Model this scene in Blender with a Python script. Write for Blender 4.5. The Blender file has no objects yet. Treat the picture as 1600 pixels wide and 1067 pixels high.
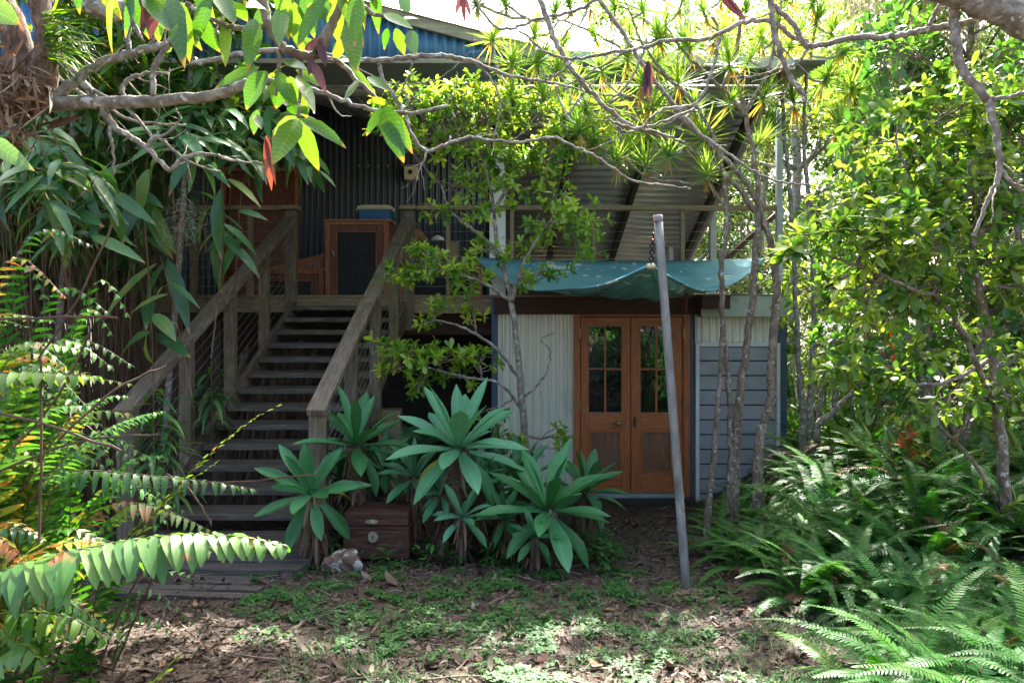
EXPO = 2.7
DENOISE = True
import bpy, math, random
import numpy as np
from mathutils import Vector, Matrix, Quaternion
random.seed(7)
rng = np.random.default_rng(11)
SC = bpy.context.scene
COL = SC.collection
F = 1200.0          # focal length in photograph pixels (27 mm lens)
CZ = 2.3            # eye height above the ground at the doors
R = math.radians

def P(px, py, D):
    return Vector(((px-800)/F*D, D, CZ+(470-py)/F*D))
def G(x, y):
    if y < 0: z = 1.3-0.05*y
    elif y < 8.8: z = 1.3-0.147*y
    else: z = 0.006-0.015*(y-8.8)
    return z
def GP(px, py):
    k = (py-470)/F
    D = 1.0/(k-0.147)
    return Vector(((px-800)/F*D, D, G(0, D)))

# ------------------------------------------------------------------ objects
def tag(o, label=None, cat=None, group=None, kind=None):
    if label: o['label'] = label
    if cat: o['category'] = cat
    if group: o['group'] = group
    if kind: o['kind'] = kind
    return o
def thing(name, label, cat, loc=(0,0,0), group=None):
    o = bpy.data.objects.new(name, None); COL.objects.link(o)
    o.empty_display_size = 0.1
    o.location = loc
    return tag(o, label, cat, group)
def attach(o, parent):
    if parent is not None:
        o.parent = parent
        o.matrix_parent_inverse = Matrix.Translation(parent.location).inverted()
def copy_tree(o, parent=None):
    c = o.copy(); COL.objects.link(c)
    if parent is not None:
        c.parent = parent
    for ch in o.children: copy_tree(ch, c)
    return c

class MB:
    def __init__(s): s.v = []; s.f = []
    def box(s, c, size, rot=None):
        c = Vector(c); hx, hy, hz = size[0]/2, size[1]/2, size[2]/2
        b = len(s.v)
        for dx, dy, dz in ((-1,-1,-1),(1,-1,-1),(1,1,-1),(-1,1,-1),(-1,-1,1),(1,-1,1),(1,1,1),(-1,1,1)):
            p = Vector((dx*hx, dy*hy, dz*hz))
            if rot is not None: p = rot @ p
            s.v.append(c+p)
        for q in ((0,3,2,1),(4,5,6,7),(0,1,5,4),(1,2,6,5),(2,3,7,6),(3,0,4,7)):
            s.f.append(tuple(b+i for i in q))
        return s
    def span(s, x0, x1, y0, y1, z0, z1):
        return s.box(((x0+x1)/2,(y0+y1)/2,(z0+z1)/2),(abs(x1-x0),abs(y1-y0),abs(z1-z0)))
    def bar(s, p, q, w, h, up=(0,0,1)):
        p = Vector(p); q = Vector(q); d = q-p; L = d.length; d.normalize()
        x = d.cross(Vector(up))
        if x.length < 1e-5: x = d.cross(Vector((0,1,0)))
        x.normalize(); u = x.cross(d)
        m = Matrix((x, d, u)).transposed()
        return s.box((p+q)/2, (w, L, h), m)
    def tube(s, pts, rad, n=7, cap=True):
        pts = [Vector(p) for p in pts]
        b = len(s.v); N = len(pts)
        t = (pts[1]-pts[0]).normalized()
        x = t.orthogonal().normalized()
        for i, p in enumerate(pts):
            t2 = (pts[min(i+1,N-1)]-pts[max(i-1,0)])
            if t2.length > 1e-7:
                t2.normalize(); x = (x-t2*x.dot(t2))
                x = x.normalized() if x.length > 1e-6 else t2.orthogonal().normalized()
            else: t2 = t
            t = t2
            y = t.cross(x)
            r = rad[i] if hasattr(rad, '__len__') else rad
            for k in range(n):
                a = 2*math.pi*k/n
                s.v.append(p+(x*math.cos(a)+y*math.sin(a))*r)
        for i in range(N-1):
            for k in range(n):
                k2 = (k+1) % n
                s.f.append((b+i*n+k, b+i*n+k2, b+(i+1)*n+k2, b+(i+1)*n+k))
        if cap:
            s.f.append(tuple(b+k for k in range(n))[::-1])
            s.f.append(tuple(b+(N-1)*n+k for k in range(n)))
        return s
    def lathe(s, c, prof, n=16, axis=(0,0,1)):
        c = Vector(c); a = Vector(axis).normalized(); x = a.orthogonal().normalized(); y = a.cross(x)
        b = len(s.v)
        for r, h in prof:
            for k in range(n):
                t = 2*math.pi*k/n
                s.v.append(c+a*h+(x*math.cos(t)+y*math.sin(t))*r)
        for i in range(len(prof)-1):
            for k in range(n):
                k2 = (k+1) % n
                s.f.append((b+i*n+k, b+i*n+k2, b+(i+1)*n+k2, b+(i+1)*n+k))
        return s
    def sheet(s, lo, hi, n, normal, pitch, amp, length, sub=8):
        # corrugated sheet: lo(u), hi(u) edge points for u in 0..1, ribs running from lo to hi
        normal = Vector(normal).normalized()
        cols = max(2, int(length/pitch*sub)); b = len(s.v)
        for i in range(cols+1):
            u = i/cols
            off = normal*(amp*math.sin(2*math.pi*u*length/pitch))
            p0 = Vector(lo(u)); p1 = Vector(hi(u))
            for k in range(n+1):
                s.v.append(p0.lerp(p1, k/n)+off)
        for i in range(cols):
            for k in range(n):
                a = b+i*(n+1)+k
                s.f.append((a, a+n+1, a+n+2, a+1))
        return s
    def build(s, name, m, parent=None, smooth=False, bevel=0.0, solid=0.0):
        me = bpy.data.meshes.new(name)
        me.from_pydata([tuple(v) for v in s.v], [], s.f)
        if smooth: me.polygons.foreach_set('use_smooth', [True]*len(me.polygons))
        me.materials.append(m); me.update()
        o = bpy.data.objects.new(name, me); COL.objects.link(o)
        if solid:
            md = o.modifiers.new('Solid','SOLIDIFY'); md.thickness = solid; md.offset = 0
        if bevel:
            md = o.modifiers.new('Bevel','BEVEL'); md.width = bevel; md.segments = 2; md.limit_method = 'ANGLE'
        attach(o, parent)
        return o

def smooth_path(pts, rad=None, k=5, wob=0.0):
    pts = [Vector(p) for p in pts]; N = len(pts); out = []; ro = []
    if rad is None: rad = [0.01]*N
    for i in range(N-1):
        p0 = pts[max(i-1,0)]; p1 = pts[i]; p2 = pts[i+1]; p3 = pts[min(i+2,N-1)]
        for j in range(k):
            t = j/k
            q = 0.5*((2*p1)+(p2-p0)*t+(2*p0-5*p1+4*p2-p3)*t*t+(3*p1-p0-3*p2+p3)*t**3)
            if wob and (i or j): q = q+Vector((random.gauss(0,wob),random.gauss(0,wob),random.gauss(0,wob)))
            out.append(q); ro.append(rad[i]*(1-t)+rad[i+1]*t)
    out.append(pts[-1]); ro.append(rad[-1])
    return out, ro

# ------------------------------------------------------------------ leaves (numpy)
def template(vs, ws, cols=3, fold=0.25):
    u = np.linspace(-1, 1, cols)
    U = []; V = []
    for v, w in zip(vs, ws):
        for a in u: U.append(a*w*0.5); V.append(v)
    faces = []
    for i in range(len(vs)-1):
        for j in range(cols-1):
            a = i*cols+j
            faces.append((a, a+1, a+cols+1, a+cols))
    return dict(u=np.array(U), v=np.array(V), f=np.array(faces), fold=fold)
T_LANCE = template([0,.12,.35,.65,.88,1],[.10,.6,1,.8,.35,.03])
T_OVATE = template([0,.2,.5,.8,1],[.08,.75,1,.7,.05], fold=.18)
T_OBOV  = template([0,.25,.6,.85,1],[.10,.55,1,.8,.12], fold=.15)
T_STRAP = template([0,.3,.7,1],[.8,1,.8,.04], fold=.35)
T_PINNA = template([0,.5,.85,1],[.9,.9,.55,.05], cols=2, fold=0)
T_PINNAB = template([0,.12,.5,.8,.95,1],[.62,1,.86,.52,.2,.03], cols=3, fold=.16)
T_SPEAR = template([0,.25,1],[.7,1,.04], cols=3, fold=.3)
T_SPEAR4 = template([0,.35,.75,1],[.25,1,.7,.05], cols=3, fold=.2)
T_TINY  = template([0,.45,1],[.2,1,.1], cols=2, fold=0)
T_CARD  = template([0,.5,1],[.1,1,.1], cols=2, fold=0)
T_AGAVE = template([0,.08,.2,.35,.5,.65,.78,.88,.95,1],[.50,.46,.52,.74,.95,1,.86,.56,.26,.02], cols=7, fold=0)

def norm(a):
    return a/np.maximum(np.linalg.norm(a, axis=-1, keepdims=True), 1e-9)

class Leaves:
    def __init__(s, tpl): s.t = tpl; s.p=[]; s.d=[]; s.n=[]; s.L=[]; s.W=[]; s.b=[]; s.r=[]
    def add(s, p, d, n, L, W, bend=0.3, r=None):
        s.p.append(tuple(p)); s.d.append(tuple(d)); s.n.append(tuple(n)); s.L.append(L); s.W.append(W); s.b.append(bend)
        s.r.append(random.random() if r is None else r)
    def addmany(s, p, d, n, L, W, b, r):
        s.p.extend(map(tuple,p)); s.d.extend(map(tuple,d)); s.n.extend(map(tuple,n)); s.L.extend(L); s.W.extend(W); s.b.extend(b); s.r.extend(r)
    def build(s, name, m, parent=None, smooth=True, wave=0.0, cup=0.0):
        t = s.t
        p = np.array(s.p, float); d = norm(np.array(s.d, float)); n = np.array(s.n, float)
        x = np.cross(d, n); bad = np.linalg.norm(x,axis=1) < 1e-4
        x[bad] = np.cross(d[bad], np.array([[.31,.7,.2]])); x = norm(x); n = np.cross(x, d)
        L = np.array(s.L)[:,None]; W = np.array(s.W)[:,None]; b = np.array(s.b)[:,None]
        b = np.where(np.abs(b)<1e-3, 1e-3, b)
        v = t['v'][None,:]; u = t['u'][None,:]
        ss = np.sin(b*v)/b*L; hh = -(1-np.cos(b*v))/b*L
        lift = t['fold']*np.abs(u)*W + cup*(u*u)*4*W*0.5
        # normal of the arc at v, so the fold follows the bend
        ca = np.cos(b*v); sa = np.sin(b*v)
        if wave: lift = lift + wave*L*np.sin(v*9+p.sum(1)[:,None]*50+u*3)*np.abs(u)
        hh2 = hh+lift*ca; ss2 = ss+lift*sa
        pts = p[:,None,:]+ss2[:,:,None]*d[:,None,:]+hh2[:,:,None]*n[:,None,:]+(u*W)[:,:,None]*x[:,None,:]
        N, M = pts.shape[:2]
        f = (t['f'][None,:,:]+(np.arange(N)*M)[:,None,None]).reshape(-1,4)
        me = bpy.data.meshes.new(name)
        me.vertices.add(N*M); me.vertices.foreach_set('co', pts.reshape(-1).astype(np.float32))
        nf = len(f)
        me.loops.add(nf*4); me.loops.foreach_set('vertex_index', f.reshape(-1).astype(np.int32))
        me.polygons.add(nf); me.polygons.foreach_set('loop_start', (np.arange(nf)*4).astype(np.int32))
        if smooth: me.polygons.foreach_set('use_smooth', np.ones(nf, bool))
        at = me.attributes.new('rnd','FLOAT','FACE')
        at.data.foreach_set('value', np.repeat(np.array(s.r), len(t['f'])).astype(np.float32))
        a2 = me.attributes.new('along','FLOAT','POINT')
        a2.data.foreach_set('value', np.tile(t['v'], N).astype(np.float32))
        a3 = me.attributes.new('across','FLOAT','POINT')
        a3.data.foreach_set('value', np.tile(np.abs(t['u']/max(1e-6,np.abs(t['u']).max())), N).astype(np.float32))
        me.materials.append(m); me.update(calc_edges=True); me.validate()
        o = bpy.data.objects.new(name, me); COL.objects.link(o)
        attach(o, parent)
        return o

# ------------------------------------------------------------------ materials
def mat(name):
    m = bpy.data.materials.new(name); m.use_nodes = True
    nt = m.node_tree; nt.nodes.clear()
    return m, nt
class NB:
    def __init__(s, nt): s.nt = nt
    def n(s, t, **kw):
        nd = s.nt.nodes.new(t)
        for k, v in kw.items():
            if k.startswith('_'): setattr(nd, k[1:], v)
            else: nd.inputs[k.replace('__',' ')].default_value = v
        return nd
    def l(s, a, b): s.nt.links.new(a, b)
def ramp(nb, fac, stops, interp='LINEAR'):
    r = nb.n('ShaderNodeValToRGB'); r.color_ramp.interpolation = interp
    el = r.color_ramp.elements
    while len(el) < len(stops): el.new(0.5)
    for e, (p, c) in zip(el, stops): e.position = p; e.color = (*c, 1)
    nb.l(fac, r.inputs['Fac']); return r.outputs['Color']

def leaf_mat(name, stops, trans, tamt=0.4, rough=0.4, spec=0.5, vein=True, spots=None, edge=None, tip=None, ribs=0):
    m, nt = mat(name); nb = NB(nt)
    at = nb.n('ShaderNodeAttribute', _attribute_name='rnd')
    geo = nb.n('ShaderNodeNewGeometry')
    nz = nb.n('ShaderNodeTexNoise', Scale=14.0, Detail=3.0); nb.l(geo.outputs['Position'], nz.inputs['Vector'])
    add = nb.n('ShaderNodeMath', _operation='MULTIPLY_ADD'); add.inputs[1].default_value = 0.35
    nb.l(nz.outputs['Fac'], add.inputs[0])
    sub = nb.n('ShaderNodeMath', _operation='SUBTRACT'); nb.l(at.outputs['Fac'], sub.inputs[0]); sub.inputs[1].default_value = 0.175
    nb.l(sub.outputs[0], add.inputs[2])
    col = ramp(nb, add.outputs[0], stops)
    if vein:
        ac = nb.n('ShaderNodeAttribute', _attribute_name='across')
        vr = ramp(nb, ac.outputs['Fac'], [(0.0,(1.25,1.25,1.15)),(0.12,(1,1,1))])
        mx = nb.n('ShaderNodeMix', _data_type='RGBA', _blend_type='MULTIPLY'); mx.inputs[0].default_value = 1.0
        nb.l(col, mx.inputs[6]); nb.l(vr, mx.inputs[7]); col = mx.outputs[2]
    if ribs:
        ra = nb.n('ShaderNodeAttribute', _attribute_name='along'); rc = nb.n('ShaderNodeAttribute', _attribute_name='across')
        m1 = nb.n('ShaderNodeMath', _operation='MULTIPLY'); nb.l(ra.outputs['Fac'], m1.inputs[0]); m1.inputs[1].default_value = ribs
        m2 = nb.n('ShaderNodeMath', _operation='MULTIPLY_ADD'); nb.l(rc.outputs['Fac'], m2.inputs[0]); m2.inputs[1].default_value = -ribs*.13; nb.l(m1.outputs[0], m2.inputs[2])
        m3 = nb.n('ShaderNodeMath', _operation='SINE'); nb.l(m2.outputs[0], m3.inputs[0])
        rr_ = ramp(nb, m3.outputs[0], [(.55,(.92,.92,.92)),(.97,(1.3,1.25,1.2))])
        mx = nb.n('ShaderNodeMix', _data_type='RGBA', _blend_type='MULTIPLY'); mx.inputs[0].default_value = 1.0
        nb.l(col, mx.inputs[6]); nb.l(rr_, mx.inputs[7]); col = mx.outputs[2]
    if spots:
        n2 = nb.n('ShaderNodeTexNoise', Scale=spots[0], Detail=2.0); nb.l(geo.outputs['Position'], n2.inputs['Vector'])
        msk = ramp(nb, n2.outputs['Fac'], [(spots[1],(0,0,0)),(spots[1]+.06,(1,1,1))])
        mx = nb.n('ShaderNodeMix', _data_type='RGBA'); nb.l(msk, mx.inputs[0]); nb.l(col, mx.inputs[6]); mx.inputs[7].default_value = (*spots[2],1); col = mx.outputs[2]
    for e, an in ((edge, 'across'), (tip, 'along')):
        if e:
            ea = nb.n('ShaderNodeAttribute', _attribute_name=an)
            es = nb.n('ShaderNodeMath', _operation='MULTIPLY_ADD'); nb.l(nz.outputs['Fac'], es.inputs[0]); es.inputs[1].default_value = e[2]; nb.l(ea.outputs['Fac'], es.inputs[2])
            er = ramp(nb, es.outputs[0], [(e[0],(0,0,0)),(min(1,e[0]+.05),(1,1,1))])
            mx = nb.n('ShaderNodeMix', _data_type='RGBA'); nb.l(er, mx.inputs[0]); nb.l(col, mx.inputs[6]); mx.inputs[7].default_value = (*e[1],1); col = mx.outputs[2]
    pr = nb.n('ShaderNodeBsdfPrincipled', Roughness=rough); pr.inputs['Specular IOR Level'].default_value = spec
    nb.l(col, pr.inputs['Base Color'])
    tr = nb.n('ShaderNodeBsdfTranslucent')
    tm = nb.n('ShaderNodeMix', _data_type='RGBA', _blend_type='MULTIPLY'); tm.inputs[0].default_value = 1.0
    nb.l(col, tm.inputs[6]); tm.inputs[7].default_value = (*trans, 1); nb.l(tm.outputs[2], tr.inputs['Color'])
    mixs = nb.n('ShaderNodeMixShader'); mixs.inputs[0].default_value = tamt
    nb.l(pr.outputs[0], mixs.inputs[1]); nb.l(tr.outputs[0], mixs.inputs[2])
    out = nb.n('ShaderNodeOutputMaterial'); nb.l(mixs.outputs[0], out.inputs['Surface'])
    return m

def solid_mat(name, stops, scale=(8,8,8), rough=0.7, metal=0.0, bump=0.0, bscale=60.0, detail=4.0, spec=0.4, spots=None, spot2=None):
    m, nt = mat(name); nb = NB(nt)
    tc = nb.n('ShaderNodeNewGeometry')
    mp = nb.n('ShaderNodeMapping', _vector_type='POINT'); mp.inputs['Scale'].default_value = scale
    nb.l(tc.outputs['Position'], mp.inputs['Vector'])
    nz = nb.n('ShaderNodeTexNoise', Scale=1.0, Detail=detail, Roughness=0.6); nb.l(mp.outputs[0], nz.inputs['Vector'])
    col = ramp(nb, nz.outputs['Fac'], stops)
    for sp in (spots, spot2):
        if sp:
            n2 = nb.n('ShaderNodeTexNoise', Scale=sp[0], Detail=4.0); nb.l(tc.outputs['Position'], n2.inputs['Vector'])
            msk = ramp(nb, n2.outputs['Fac'], [(sp[1],(0,0,0)),(sp[1]+sp[3],(1,1,1))])
            mx = nb.n('ShaderNodeMix', _data_type='RGBA'); nb.l(msk, mx.inputs[0]); nb.l(col, mx.inputs[6]); mx.inputs[7].default_value = (*sp[2],1); col = mx.outputs[2]
    pr = nb.n('ShaderNodeBsdfPrincipled', Roughness=rough, Metallic=metal); pr.inputs['Specular IOR Level'].default_value = spec
    nb.l(col, pr.inputs['Base Color'])
    if bump:
        n3 = nb.n('ShaderNodeTexNoise', Scale=1.0, Detail=5.0)
        mp2 = nb.n('ShaderNodeMapping'); mp2.inputs['Scale'].default_value = tuple(bscale*s/max(scale) for s in scale)
        nb.l(tc.outputs['Position'], mp2.inputs['Vector']); nb.l(mp2.outputs[0], n3.inputs['Vector'])
        bp = nb.n('ShaderNodeBump', Strength=bump, Distance=0.01); nb.l(n3.outputs['Fac'], bp.inputs['Height']); nb.l(bp.outputs[0], pr.inputs['Normal'])
    out = nb.n('ShaderNodeOutputMaterial'); nb.l(pr.outputs[0], out.inputs['Surface'])
    return m

M = {}
M['stair'] = solid_mat('weathered_timber', [(.3,(.075,.052,.034)),(.5,(.14,.10,.07)),(.7,(.23,.18,.135))], (45,6,12), .8, bump=.5, bscale=160, spots=(9,.58,(.10,.11,.05),.1))
M['rail'] = solid_mat('grey_rail_timber', [(.3,(.085,.056,.034)),(.5,(.175,.13,.09)),(.7,(.29,.235,.175))], (95,5,9), .7, bump=.6, bscale=220, spots=(5,.60,(.10,.095,.04),.15), spot2=(22,.64,(.06,.045,.03),.08))
M['post'] = solid_mat('mossy_post_timber', [(.3,(.085,.062,.04)),(.5,(.155,.118,.08)),(.7,(.25,.20,.145))], (50,50,5), .85, bump=.5, bscale=160, spots=(5,.56,(.13,.12,.045),.12))
M['tread'] = solid_mat('tread_timber', [(.3,(.05,.04,.032)),(.5,(.10,.082,.066)),(.7,(.18,.155,.13))], (5,60,60), .6, bump=.5, bscale=160)
M['oldwood'] = solid_mat('old_planks', [(.3,(.035,.028,.025)),(.5,(.07,.06,.055)),(.75,(.13,.115,.105))], (5,60,40), .6, bump=.6, bscale=120)
M['decktimber'] = solid_mat('deck_timber', [(.3,(.16,.11,.06)),(.5,(.26,.19,.11)),(.7,(.34,.27,.17))], (5,60,60), .75, bump=.3, bscale=150)
M['darkbeam'] = solid_mat('dark_red_beam', [(.3,(.05,.025,.02)),(.7,(.10,.05,.04))], (5,50,50), .7, bump=.3)
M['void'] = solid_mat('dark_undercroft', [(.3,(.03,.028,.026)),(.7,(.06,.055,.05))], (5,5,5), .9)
M['doorwood'] = solid_mat('red_cedar', [(.25,(.24,.065,.02)),(.5,(.41,.125,.04)),(.75,(.53,.20,.075))], (60,60,5), .38, bump=.12, bscale=200, spots=(3,.62,(.30,.12,.055),.2), spot2=(1.3,.60,(.28,.105,.05),.25))
M['doorwoodh'] = solid_mat('red_cedar_rail', [(.25,(.26,.075,.024)),(.5,(.43,.14,.045)),(.75,(.54,.21,.08))], (5,60,60), .38, bump=.12, bscale=200)
M['doorpanel'] = solid_mat('worn_cedar_panel', [(.25,(.12,.055,.03)),(.5,(.22,.10,.05)),(.75,(.30,.15,.08))], (40,40,4), .55, bump=.15, spots=(6,.5,(.17,.115,.075),.2))
M['cabwood'] = solid_mat('rough_redwood', [(.25,(.22,.07,.03)),(.5,(.38,.14,.065)),(.75,(.52,.25,.13))], (40,40,6), .6, bump=.3, bscale=150)
M['cabdark'] = solid_mat('dark_redwood', [(.3,(.13,.045,.025)),(.7,(.25,.09,.05))], (40,40,6), .6, bump=.3)
M['chest'] = solid_mat('dark_chest_leather', [(.3,(.04,.016,.011)),(.5,(.08,.033,.022)),(.75,(.14,.068,.05))], (6,40,40), .6, bump=.4, bscale=100, spots=(8,.6,(.10,.07,.055),.15))
M['cream_iron'] = solid_mat('cream_corrugated', [(.3,(.80,.80,.68)),(.6,(.86,.85,.75))], (4,4,1.2), .33, metal=.3, spec=.6, spots=(3,.60,(.62,.63,.51),.2), spot2=(14,.72,(.42,.38,.28),.1))
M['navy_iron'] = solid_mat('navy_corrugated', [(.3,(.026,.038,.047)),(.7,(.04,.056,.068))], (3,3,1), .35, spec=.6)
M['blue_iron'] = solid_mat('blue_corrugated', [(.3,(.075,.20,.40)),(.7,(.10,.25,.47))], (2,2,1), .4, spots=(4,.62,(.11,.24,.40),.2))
M['roof_iron'] = solid_mat('galvanised_soffit', [(.3,(.31,.33,.33)),(.7,(.40,.415,.41))], (2,5,2), .36, metal=.45, spec=.5, spots=(2.5,.6,(.25,.245,.225),.2))
M['fascia'] = solid_mat('weathered_fascia', [(.3,(.22,.21,.18)),(.7,(.40,.38,.34))], (3,20,20), .8, bump=.3)
M['greenfascia'] = solid_mat('pale_green_fascia', [(.3,(.40,.45,.38)),(.7,(.48,.53,.46))], (3,3,3), .5, spots=(7,.57,(.27,.30,.23),.15), spot2=(60,.68,(.12,.12,.09),.03))
M['white'] = solid_mat('white_paint', [(.3,(.62,.64,.62)),(.7,(.78,.79,.77))], (5,5,2), .45, spots=(10,.62,(.42,.42,.36),.15))
M['pipe'] = solid_mat('galvanised_pipe', [(.3,(.125,.122,.115)),(.5,(.21,.205,.195)),(.7,(.31,.305,.29))], (16,16,5), .55, metal=.2, bump=.25, bscale=90, spots=(14,.60,(.22,.14,.09),.06), spot2=(5,.60,(.11,.108,.10),.1))
M['steel'] = solid_mat('galvanised_steel', [(.3,(.30,.33,.34)),(.7,(.44,.47,.48))], (6,6,2), .45, metal=.25)
M['wire'] = solid_mat('stainless_wire', [(.3,(.45,.46,.46)),(.7,(.55,.56,.56))], (5,5,5), .35, metal=.8)
M['board'] = solid_mat('blue_grey_board', [(.3,(.27,.285,.31)),(.7,(.35,.36,.385))], (3,3,3), .5, bump=.12, spots=(5,.60,(.21,.21,.20),.25), spot2=(1.6,.62,(.25,.26,.25),.25))
M['bluepost'] = solid_mat('navy_corner_trim', [(.3,(.06,.10,.16)),(.7,(.08,.125,.19))], (3,3,3), .5)
M['brass'] = solid_mat('old_brass', [(.3,(.30,.21,.09)),(.7,(.48,.36,.17))], (30,30,30), .4, metal=.8)
M['lockmetal'] = solid_mat('pale_lock_metal', [(.3,(.36,.33,.22)),(.7,(.5,.46,.33))], (40,40,40), .5, metal=.5)
M['sail'] = None
M['esky'] = solid_mat('blue_plastic', [(.3,(.012,.12,.30)),(.7,(.02,.16,.36))], (3,3,3), .4)
M['cream'] = solid_mat('cream_plastic', [(.3,(.60,.55,.34)),(.7,(.70,.65,.43))], (3,3,3), .5)
M['wicker'] = solid_mat('wicker', [(.3,(.16,.08,.035)),(.5,(.30,.17,.08)),(.7,(.45,.28,.14))], (90,90,60), .7, bump=.8, bscale=120)
M['straw'] = solid_mat('pale_card', [(.3,(.35,.26,.16)),(.7,(.45,.35,.22))], (8,8,8), .8)
M['black'] = solid_mat('black_iron', [(.3,(.012,.012,.013)),(.7,(.03,.03,.03))], (8,8,8), .5)
M['chain'] = solid_mat('dark_chain', [(.3,(.03,.035,.04)),(.7,(.08,.085,.09))], (40,40,40), .4, metal=.6)
M['rust'] = solid_mat('rusty_cap', [(.3,(.25,.06,.04)),(.7,(.38,.13,.09))], (40,40,40), .7)
M['rock'] = solid_mat('brown_stone', [(.3,(.08,.05,.035)),(.5,(.17,.11,.075)),(.7,(.27,.20,.15))], (18,18,18), .9, bump=1.0, bscale=70, spots=(16,.55,(.42,.45,.41),.03))
M['bark_grey'] = solid_mat('grey_lichen_bark', [(.3,(.10,.08,.06)),(.5,(.19,.165,.13)),(.7,(.36,.34,.29))], (22,22,22), .85, bump=.6, bscale=90, spots=(30,.6,(.45,.45,.39),.07))
M['bark_brown'] = solid_mat('brown_bark', [(.3,(.09,.06,.04)),(.5,(.18,.13,.092)),(.7,(.30,.245,.20))], (30,30,14), .85, bump=.7, bscale=80, spots=(34,.60,(.44,.42,.37),.05))
M['bark_dark'] = solid_mat('dark_fibrous_bark', [(.3,(.04,.024,.016)),(.5,(.12,.07,.045)),(.7,(.27,.19,.13))], (45,45,12), .9, bump=1.0, bscale=70)
M['bark_pale'] = solid_mat('pale_bark', [(.3,(.22,.19,.16)),(.5,(.36,.33,.29)),(.7,(.5,.47,.43))], (12,12,30), .85, bump=.5, bscale=70)
M['twig'] = solid_mat('twig_bark', [(.3,(.11,.08,.06)),(.7,(.24,.19,.15))], (30,30,30), .8)
M['cane'] = solid_mat('dry_brown_cane', [(.3,(.06,.034,.018)),(.5,(.12,.07,.038)),(.7,(.20,.125,.07))], (6,6,6), .6)
M['fernstalk'] = solid_mat('fern_stalk', [(.3,(.045,.022,.014)),(.7,(.10,.055,.03))], (9,9,9), .6)
M['log'] = solid_mat('split_timber', [(.3,(.07,.042,.028)),(.5,(.16,.105,.07)),(.7,(.26,.18,.12))], (70,70,3), .9, bump=.9, bscale=140)
M['agavestem'] = solid_mat('agave_stem', [(.3,(.06,.038,.022)),(.5,(.14,.09,.055)),(.7,(.24,.17,.11))], (20,20,60), .9, bump=.9, bscale=120)

M['lf_agave'] = leaf_mat('agave_leaf', [(.0,(.36,.36,.045)),(.07,(.30,.36,.05)),(.12,(.03,.125,.035)),(.4,(.05,.19,.06)),(.7,(.075,.25,.10)),(1,(.13,.33,.18))], (1.0,1.1,.5), .12, .42, .35, spots=(26,.69,(.18,.15,.05)), edge=(.93,(.22,.33,.11),.0), tip=(1.0,(.22,.13,.05),.06))
M['lf_shrub'] = leaf_mat('shrub_leaf', [(0,(.04,.12,.018)),(.4,(.11,.23,.03)),(1,(.25,.37,.06))], (3.0,2.4,1.0), .52, .34, .5)
M['lf_yel'] = leaf_mat('yellow_green_leaf', [(0,(.025,.08,.015)),(.35,(.065,.15,.02)),(.65,(.13,.23,.03)),(1,(.25,.32,.055))], (2.2,2.1,1.0), .46, .36, .5)
M['lf_glossy'] = leaf_mat('glossy_dark_leaf', [(0,(.03,.09,.02)),(.5,(.05,.14,.03)),(1,(.09,.2,.04))], (2.6,2.6,1.0), .35, .25, .6)
M['lf_vine'] = leaf_mat('vine_leaf', [(0,(.022,.085,.018)),(.5,(.05,.145,.022)),(1,(.11,.22,.03))], (2.5,2.0,.45), .40, .28, .5, spots=(16,.66,(.13,.20,.03)), tip=(.93,(.22,.16,.04),.1), ribs=70)
M['lf_dead'] = leaf_mat('dead_leaf', [(0,(.08,.028,.018)),(.5,(.15,.05,.035)),(1,(.24,.10,.06))], (1.9,1.0,.7), .28, .5, .35, spots=(30,.58,(.07,.03,.02)))
M['lf_bamboo'] = leaf_mat('bamboo_leaf', [(0,(.028,.09,.03)),(.5,(.06,.165,.06)),(.85,(.12,.24,.07)),(1,(.22,.26,.06))], (2.3,2.2,.5), .34, .32, .5, spots=(5,.66,(.15,.20,.04)), tip=(.95,(.30,.20,.08),.1))
M['lf_fern'] = leaf_mat('fern_leaf', [(0,(.012,.066,.012)),(.5,(.032,.135,.022)),(.85,(.07,.20,.03)),(.96,(.12,.22,.03)),(.985,(.17,.09,.04)),(1,(.20,.11,.055))], (2.3,2.4,.5), .24, .45, .2, vein=False)
M['lf_fernyel'] = leaf_mat('sunny_fern_leaf', [(0,(.022,.085,.022)),(.35,(.05,.145,.03)),(.65,(.12,.21,.035)),(.82,(.24,.27,.04)),(.92,(.36,.25,.04)),(1,(.33,.11,.04))], (1.9,1.8,.6), .38, .36, .45, spots=(11,.63,(.26,.13,.045)), tip=(1.02,(.25,.13,.05),.12))
M['lf_drac'] = leaf_mat('dragon_tree_leaf', [(0,(.05,.13,.03)),(.5,(.12,.23,.045)),(.93,(.26,.34,.08)),(1,(.36,.22,.08))], (2.4,2.2,.9), .45, .35, .5)
M['lf_bg'] = leaf_mat('tree_leaf', [(0,(.025,.065,.018)),(.5,(.065,.13,.035)),(.9,(.15,.22,.06)),(1,(.26,.25,.11))], (2.2,2.1,1.0), .40, .38, .4, vein=False)
M['lf_brom'] = leaf_mat('strap_leaf', [(0,(.05,.13,.03)),(.5,(.12,.21,.035)),(1,(.28,.29,.04))], (2.3,2.1,.7), .42, .35, .5)
M['lf_cycad'] = leaf_mat('cycad_leaf', [(0,(.02,.07,.035)),(1,(.05,.13,.065))], (1.6,1.8,.8), .2, .35, .5, vein=False)
M['lf_red'] = leaf_mat('red_flower', [(0,(.35,.02,.015)),(1,(.55,.06,.03))], (1.5,1,.8), .3, .5, .3, vein=False)
M['lf_weed'] = leaf_mat('weed_leaf', [(0,(.018,.07,.016)),(.5,(.032,.115,.026)),(1,(.07,.17,.035))], (1.8,1.9,.7), .25, .5, .3, vein=False)
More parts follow.
